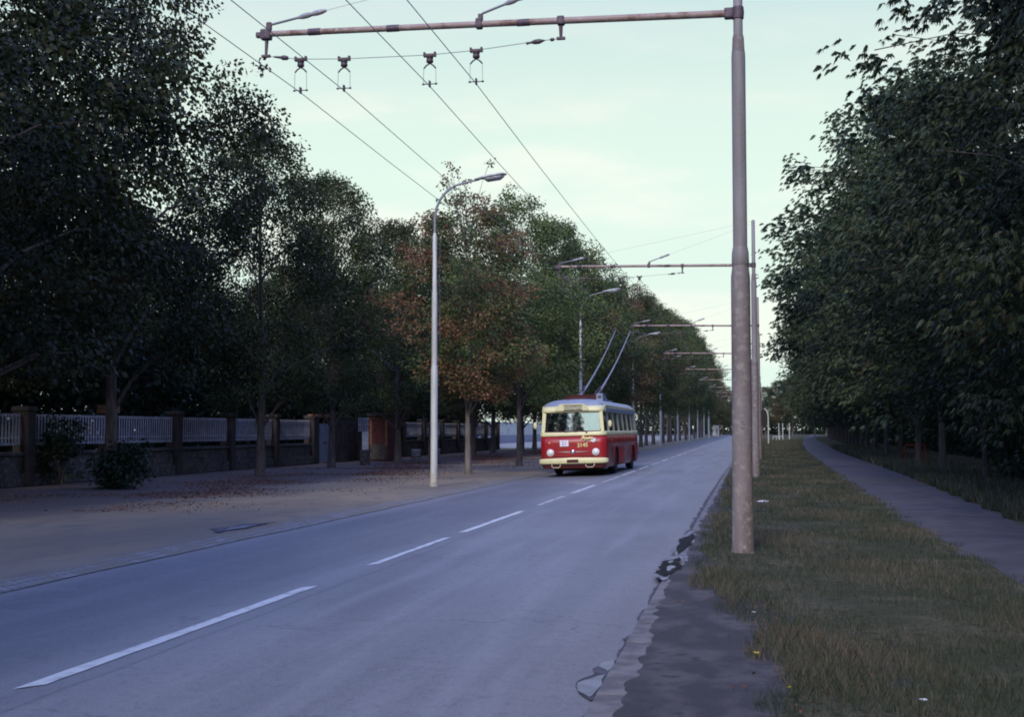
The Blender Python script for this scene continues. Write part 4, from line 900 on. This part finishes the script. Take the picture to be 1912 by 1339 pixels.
gu.build('gutter', B['cream2'], bus)
# destination box
d = MB(); d.prism([(-.62, zg1+.06), (.62, zg1+.06), (.6, zg1+.16), (.42, zg1+.3), (-.42, zg1+.3), (-.6, zg1+.16)], -.05, .42, 'XZ'); db = d.build('destination_box', B['cream'], bus)
d = MB(); d.box((0.05, -.056, zg1+.165), (.66, .02, .16), bev=.005); d.build('destination_blind', B['blind'], db)
d = MB(); d.box((0.05, -.06, zg1+.255), (.7, .03, .02)); d.box((0.05, -.06, zg1+.075), (.7, .03, .016)); d.build('blind_frame', M['fitting'], db)
d = MB(); d.lathe([(.02, 0), (.03, .03), (.02, .06)], (-.3, .7, zg1+.42), n=10); d.build('roof_marker', M['fitting'], bus)
# bumper, tow loops
bm_ = MB(); P = [(-1.27, .1), (-1.24, -.02), (-1.1, -.1), (-.6, -.16), (0, -.185), (.6, -.16), (1.1, -.1), (1.24, -.02), (1.27, .1)]
rings = []
for x, y in P:
    hh = .095 + .02*(1-abs(x)/1.27); hh *= (.55 if abs(x) > 1.25 else .85 if abs(x) > 1.2 else 1)
    rings.append([bm_.bm.verts.new((x, y-.035*math.cos(a), .57+.01*(1-abs(x))+hh*math.sin(a))) for a in [2*math.pi*k/12 for k in range(12)]])
for a, b_ in zip(rings, rings[1:]):
    for k in range(12): f = bm_.bm.faces.new((a[k], a[(k+1) % 12], b_[(k+1) % 12], b_[k])); f.smooth = True
bm_.bm.faces.new(rings[0]); bm_.bm.faces.new(rings[-1]); bump = bm_.build('front_bumper', B['cream'], bus)
d = MB(); d.box((0, -.225, .575), (.42, .02, .1), bev=.03); d.build('bumper_recess', B['dark'], bump)
for x in (-.62, .62):
    d = MB(); d.tube([(x-.14, -.1, .5), (x-.16, -.16, .4), (x-.1, -.17, .34), (x+.1, -.17, .34), (x+.16, -.16, .4), (x+.14, -.1, .5)], .016, 6); d.build('tow_loop', B['cream2'], bus)
d = MB()
for y in (1.6, 4.1, 5.3, 6.5, 7.7, 10.1): d.box((W2+.001, y, .95), (.006, .012, 1.0))
d.box((W2+.001, 5.8, 1.13), (.006, 4.4, .012)); d.box((0, -.068, .735), (1.5, .012, .01))
d.build('panel_seam', B['dark'], body)
# lights, emblem, trim
def fy(x): return -.07*(1-(x/W2)**2)
for x in (-.83, .83):
    d = MB(); d.lathe([(.13, -.02), (.132, .02), (.112, .035), (.1, .03)], (x, fy(x), .88), 'Y', 22); h = d.build('headlight', B['plate'], bus)
    d = MB(); d.lathe([(.1, .02), (.098, .045), (.06, .065), (.02, .07)], (x, fy(x), .88), 'Y', 20); d.build('lens', B['lens'], h)
d = MB(); d.lathe([(.082, -.01), (.084, .02), (.07, .04), (.03, .05)], (0, fy(0), .895), 'Y', 20); em = d.build('emblem', B['chrome'], bus)
for s_ in (-1, 1):
    d = MB(); d.prism([(s_*.11, .875), (s_*.11, .915), (s_*.35, .915), (s_*.6, .902), (s_*.35, .888)], -.083, -.02, 'XZ'); d.build('chrome_wing', B['chrome'], bus)
d = MB(); d.lathe([(.028, 0), (.03, .012), (.01, .02)], (-.86, fy(.86), 1.235), 'Y', 12); d.build('side_marker', B['cream'], bus)
d = MB(); d.lathe([(.02, 0), (.03, .012), (.01, .02)], (W2, 1.55, 1.28), 'X', 12); d.build('side_marker', B['cream'], bus)
d = MB(); d.box((-.31, fy(.31)-.008, 1.21), (.32, .02, .22), bev=.008); rp = d.build('route_plate', B['plate'], bus)
def text(s, size, name, m, parent, loc, rot=(R(90), 0, 0), ext=.003):
    cu = bpy.data.curves.new('t', 'FONT'); cu.body = s; cu.size = size; cu.extrude = ext; cu.align_x = 'CENTER'; cu.align_y = 'CENTER'; cu.offset = .004
    o = bpy.data.objects.new('t', cu); COL.objects.link(o); bpy.context.view_layer.update(); dg = bpy.context.evaluated_depsgraph_get()
    me = bpy.data.meshes.new_from_object(o.evaluated_get(dg), depsgraph=dg); bpy.data.objects.remove(o)
    me.materials.clear(); r = link(name, me, m, parent); r.location = loc; r.rotation_euler = rot; return r
text('21', .2, 'route_number', B['digit'], rp, (-.31, fy(.31)-.024, 1.21))
text('3145', .2, 'fleet_number', B['yellow'], bus, (.36, fy(.36)-.012, 1.13), (R(90), R(-3), 0))
d = MB()                                        # yellow scroll and small shield above the number
d.tube([(.32, -.075, 1.33), (.4, -.078, 1.42), (.47, -.075, 1.35), (.42, -.073, 1.3), (.5, -.073, 1.37), (.58, -.07, 1.36), (.64, -.067, 1.39), (.7, -.062, 1.36), (.76, -.056, 1.4)], [.03, .065, .07, .055, .05, .042, .046, .04, .03], 8); d.build('scroll_lettering', B['yellow'], bus)
d = MB(); d.prism([(.66, 1.36), (.84, 1.38), (.84, 1.28), (.75, 1.22), (.66, 1.27)], -.062, -.03, 'XZ'); d.build('crest', B['plate'], bus)
for x0, z0, x1, z1 in ((.52, 1.6, .1, 1.92), (-.25, 1.63, .05, 1.66)):
    d = MB(); d.tube([(x0, -.1, z0), (x1, -.075, z1)], .012, 5); d.tube([(x1-.09, -.07, z1+.09), (x1+.09, -.075, z1-.06)], .014, 5); d.lathe([(.03, 0), (.03, .03), (.01, .04)], (x0, -.07, z0), 'Y', 8); d.build('wiper', M['fitting'], bus)
for s_ in (-1, 1):
    d = MB(); d.tube([(s_*1.08, .1, 2.12), (s_*1.24, -.05, 2.08), (s_*1.36, -.02, 2.0)], .012, 6); a = d.build('mirror_arm', M['fitting'], bus)
    d = MB(); zc = 1.88; rings = []
    for yy_, k_ in ((-.06, .3), (-.05, .75), (-.02, 1), (.02, .98), (.035, .8)):
        rings.append([d.bm.verts.new((s_*1.37+.072*k_*math.cos(t_), yy_, zc+.13*k_*math.sin(t_))) for t_ in [2*math.pi*k/16 for k in range(16)]])
    for a_, b_ in zip(rings, rings[1:]):
        for k in range(16): f = d.bm.faces.new((a_[k], a_[(k+1) % 16], b_[(k+1) % 16], b_[k])); f.smooth = True
    d.bm.faces.new(rings[0]); d.bm.faces.new(rings[-1]); d.build('mirror', B['cream'], a)
# wheels
for y in AX:
    for s_ in (-1, 1):
        d = MB(); d.lathe([(.28, -.14), (.42, -.14), (.475, -.1), (.485, 0), (.475, .1), (.42, .14), (.28, .14), (.27, .0)], (s_*1.04, y, .485), 'X', 28); wh = d.build('wheel', B['rubber'], bus)
        d = MB(); d.lathe([(.275, -.09), (.275, .1), (.24, .1), (.16, .05), (.12, .09), (.05, .1)] if s_ > 0 else [(.05, -.1), (.12, -.09), (.16, -.05), (.24, -.1), (.275, -.1), (.275, .09)], (s_*1.04, y, .485), 'X', 24); d.build('rim', B['hub'], wh)
d = MB(); d.box((0, 5.2, .3), (1.5, 8.5, .16), bev=.02); d.box((0, 1.2, .26), (1.2, .8, .12), bev=.02); d.build('chassis', M['black'], bus)
# roof gear: boards, fairing, pole bases, trolley poles
rz_ = zg1+.5
d = MB(); d.box((-.15, 3.2, rz_+.1), (1.25, .06, .2), bev=.01); d.box((-.15, 3.2, rz_+.21), (1.32, .1, .03)); d.build('roof_board', M['board'], bus)
d = MB(); d.prism([(3.0, rz_-.06), (3.0, rz_+.22), (3.25, rz_+.26), (3.8, rz_+.2), (4.6, rz_-.04)], .5, .74, 'YZ'); d.build('roof_fairing', B['roof'], bus)
d = MB(); d.box((.62, 2.985, rz_+.12), (.13, .03, .1), bev=.01); d.build('fairing_vent', M['fitting'], bus)
d = MB(); d.box((0, 5.2, rz_+.0), (1.3, 3.2, .07), bev=.02); d.build('roof_platform', B['roof'], bus)
bpy.context.view_layer.update(); inv = bus.matrix_world.inverted()
for bx, wx, ty in ((-.3, WX[0], 60.6), (.36, WX[1], 61.2)):
    base = Vector((bx, 4.3, rz_+.2)); tip = inv @ Vector((wx, ty, WZ-.05)); n = 8
    d = MB(); P = [base.lerp(tip, k/n)-Vector((0, 0, .16*math.sin(math.pi*k/n))) for k in range(n+1)]; d.tube(P, [.045, .042, .038, .034, .03, .027, .025, .022, .02], 8); tp = d.build('trolley_pole', M['galv'], bus)
    d = MB(); d.tube([tip-Vector((0, .1, .02)), tip, tip+Vector((0, .12, .02))], [.03, .035, .02], 8); d.build('current_collector', M['fitting'], tp)
    d = MB(); d.lathe([(.1, rz_), (.09, rz_+.08), (.05, rz_+.12), (.05, rz_+.22)], (bx, 4.3, 0), n=12)
    dr = (tip-base).normalized()
    for q in (-.09, .09): d.tube([base+Vector((q, -.55, -.05)), base+Vector((q*.9, 0, .08)), base+dr*1.05+Vector((q*.2, 0, .1))], [.022, .03, .014], 6)
    d.build('pole_base_springs', M['fitting'], bus)
tag(bus, 'red and cream old trolleybus numbered 3145 with two trolley poles, driving in the left lane', 'trolleybus')

# person behind the windscreen: one continuous surface grown over a skeleton
def person():
    J = [(0, 0, 0), (0, .02, .22), (0, .02, .42), (0, 0, .52), (0, -.02, .6), (0, -.02, .7), (.17, .02, .42), (.25, -.1, .22), (.12, -.32, .16), (-.17, .02, .42), (-.25, -.1, .22), (-.12, -.32, .16), (.1, -.35, .0), (-.1, -.35, .0), (.1, -.4, -.35), (-.1, -.4, -.35)]
    E_ = [(0, 1), (1, 2), (2, 3), (3, 4), (4, 5), (2, 6), (6, 7), (7, 8), (2, 9), (9, 10), (10, 11), (0, 12), (0, 13), (12, 14), (13, 15)]
    Rr = [.15, .14, .13, .05, .085, .08, .07, .045, .035, .07, .045, .035, .08, .08, .05, .05]
    me = bpy.data.meshes.new('person'); me.from_pydata(J, E_, []); o = bpy.data.objects.new('person', me); COL.objects.link(o)
    sk = o.modifiers.new('s', 'SKIN'); me.skin_vertices[0].data[0].use_root = True
    for k, r_ in enumerate(Rr): me.skin_vertices[0].data[k].radius = (r_, r_*.85)
    o.modifiers.new('u', 'SUBSURF').levels = 2; bpy.context.view_layer.update(); dg = bpy.context.evaluated_depsgraph_get()
    nm = bpy.data.meshes.new_from_object(o.evaluated_get(dg), depsgraph=dg); bpy.data.objects.remove(o)
    nm.materials.append(mat('dark_red_clothing', (.22, .04, .04), .8)); nm.materials.append(mat('skin', (.5, .26, .18), .6))
    for p_ in nm.polygons: p_.material_index = 1 if p_.center.z > .5 or (p_.center.y < -.27 and p_.center.z > .1) else 0; p_.use_smooth = True
    o = bpy.data.objects.new('person', nm); COL.objects.link(o)
    h = MB(); h.lathe([(.02, .815), (.07, .8), (.097, .75), (.1, .69), (.085, .655)], (0, .015, 0), n=14); h.build('hair', mat('dark_hair', (.03, .02, .018), .7), o)
    return o
po = person(); po.location = bus.matrix_world @ Vector((-.62, .95, 1.52)); tag(po, 'person in dark red clothing seated low behind the left of the bus windscreen', 'person')
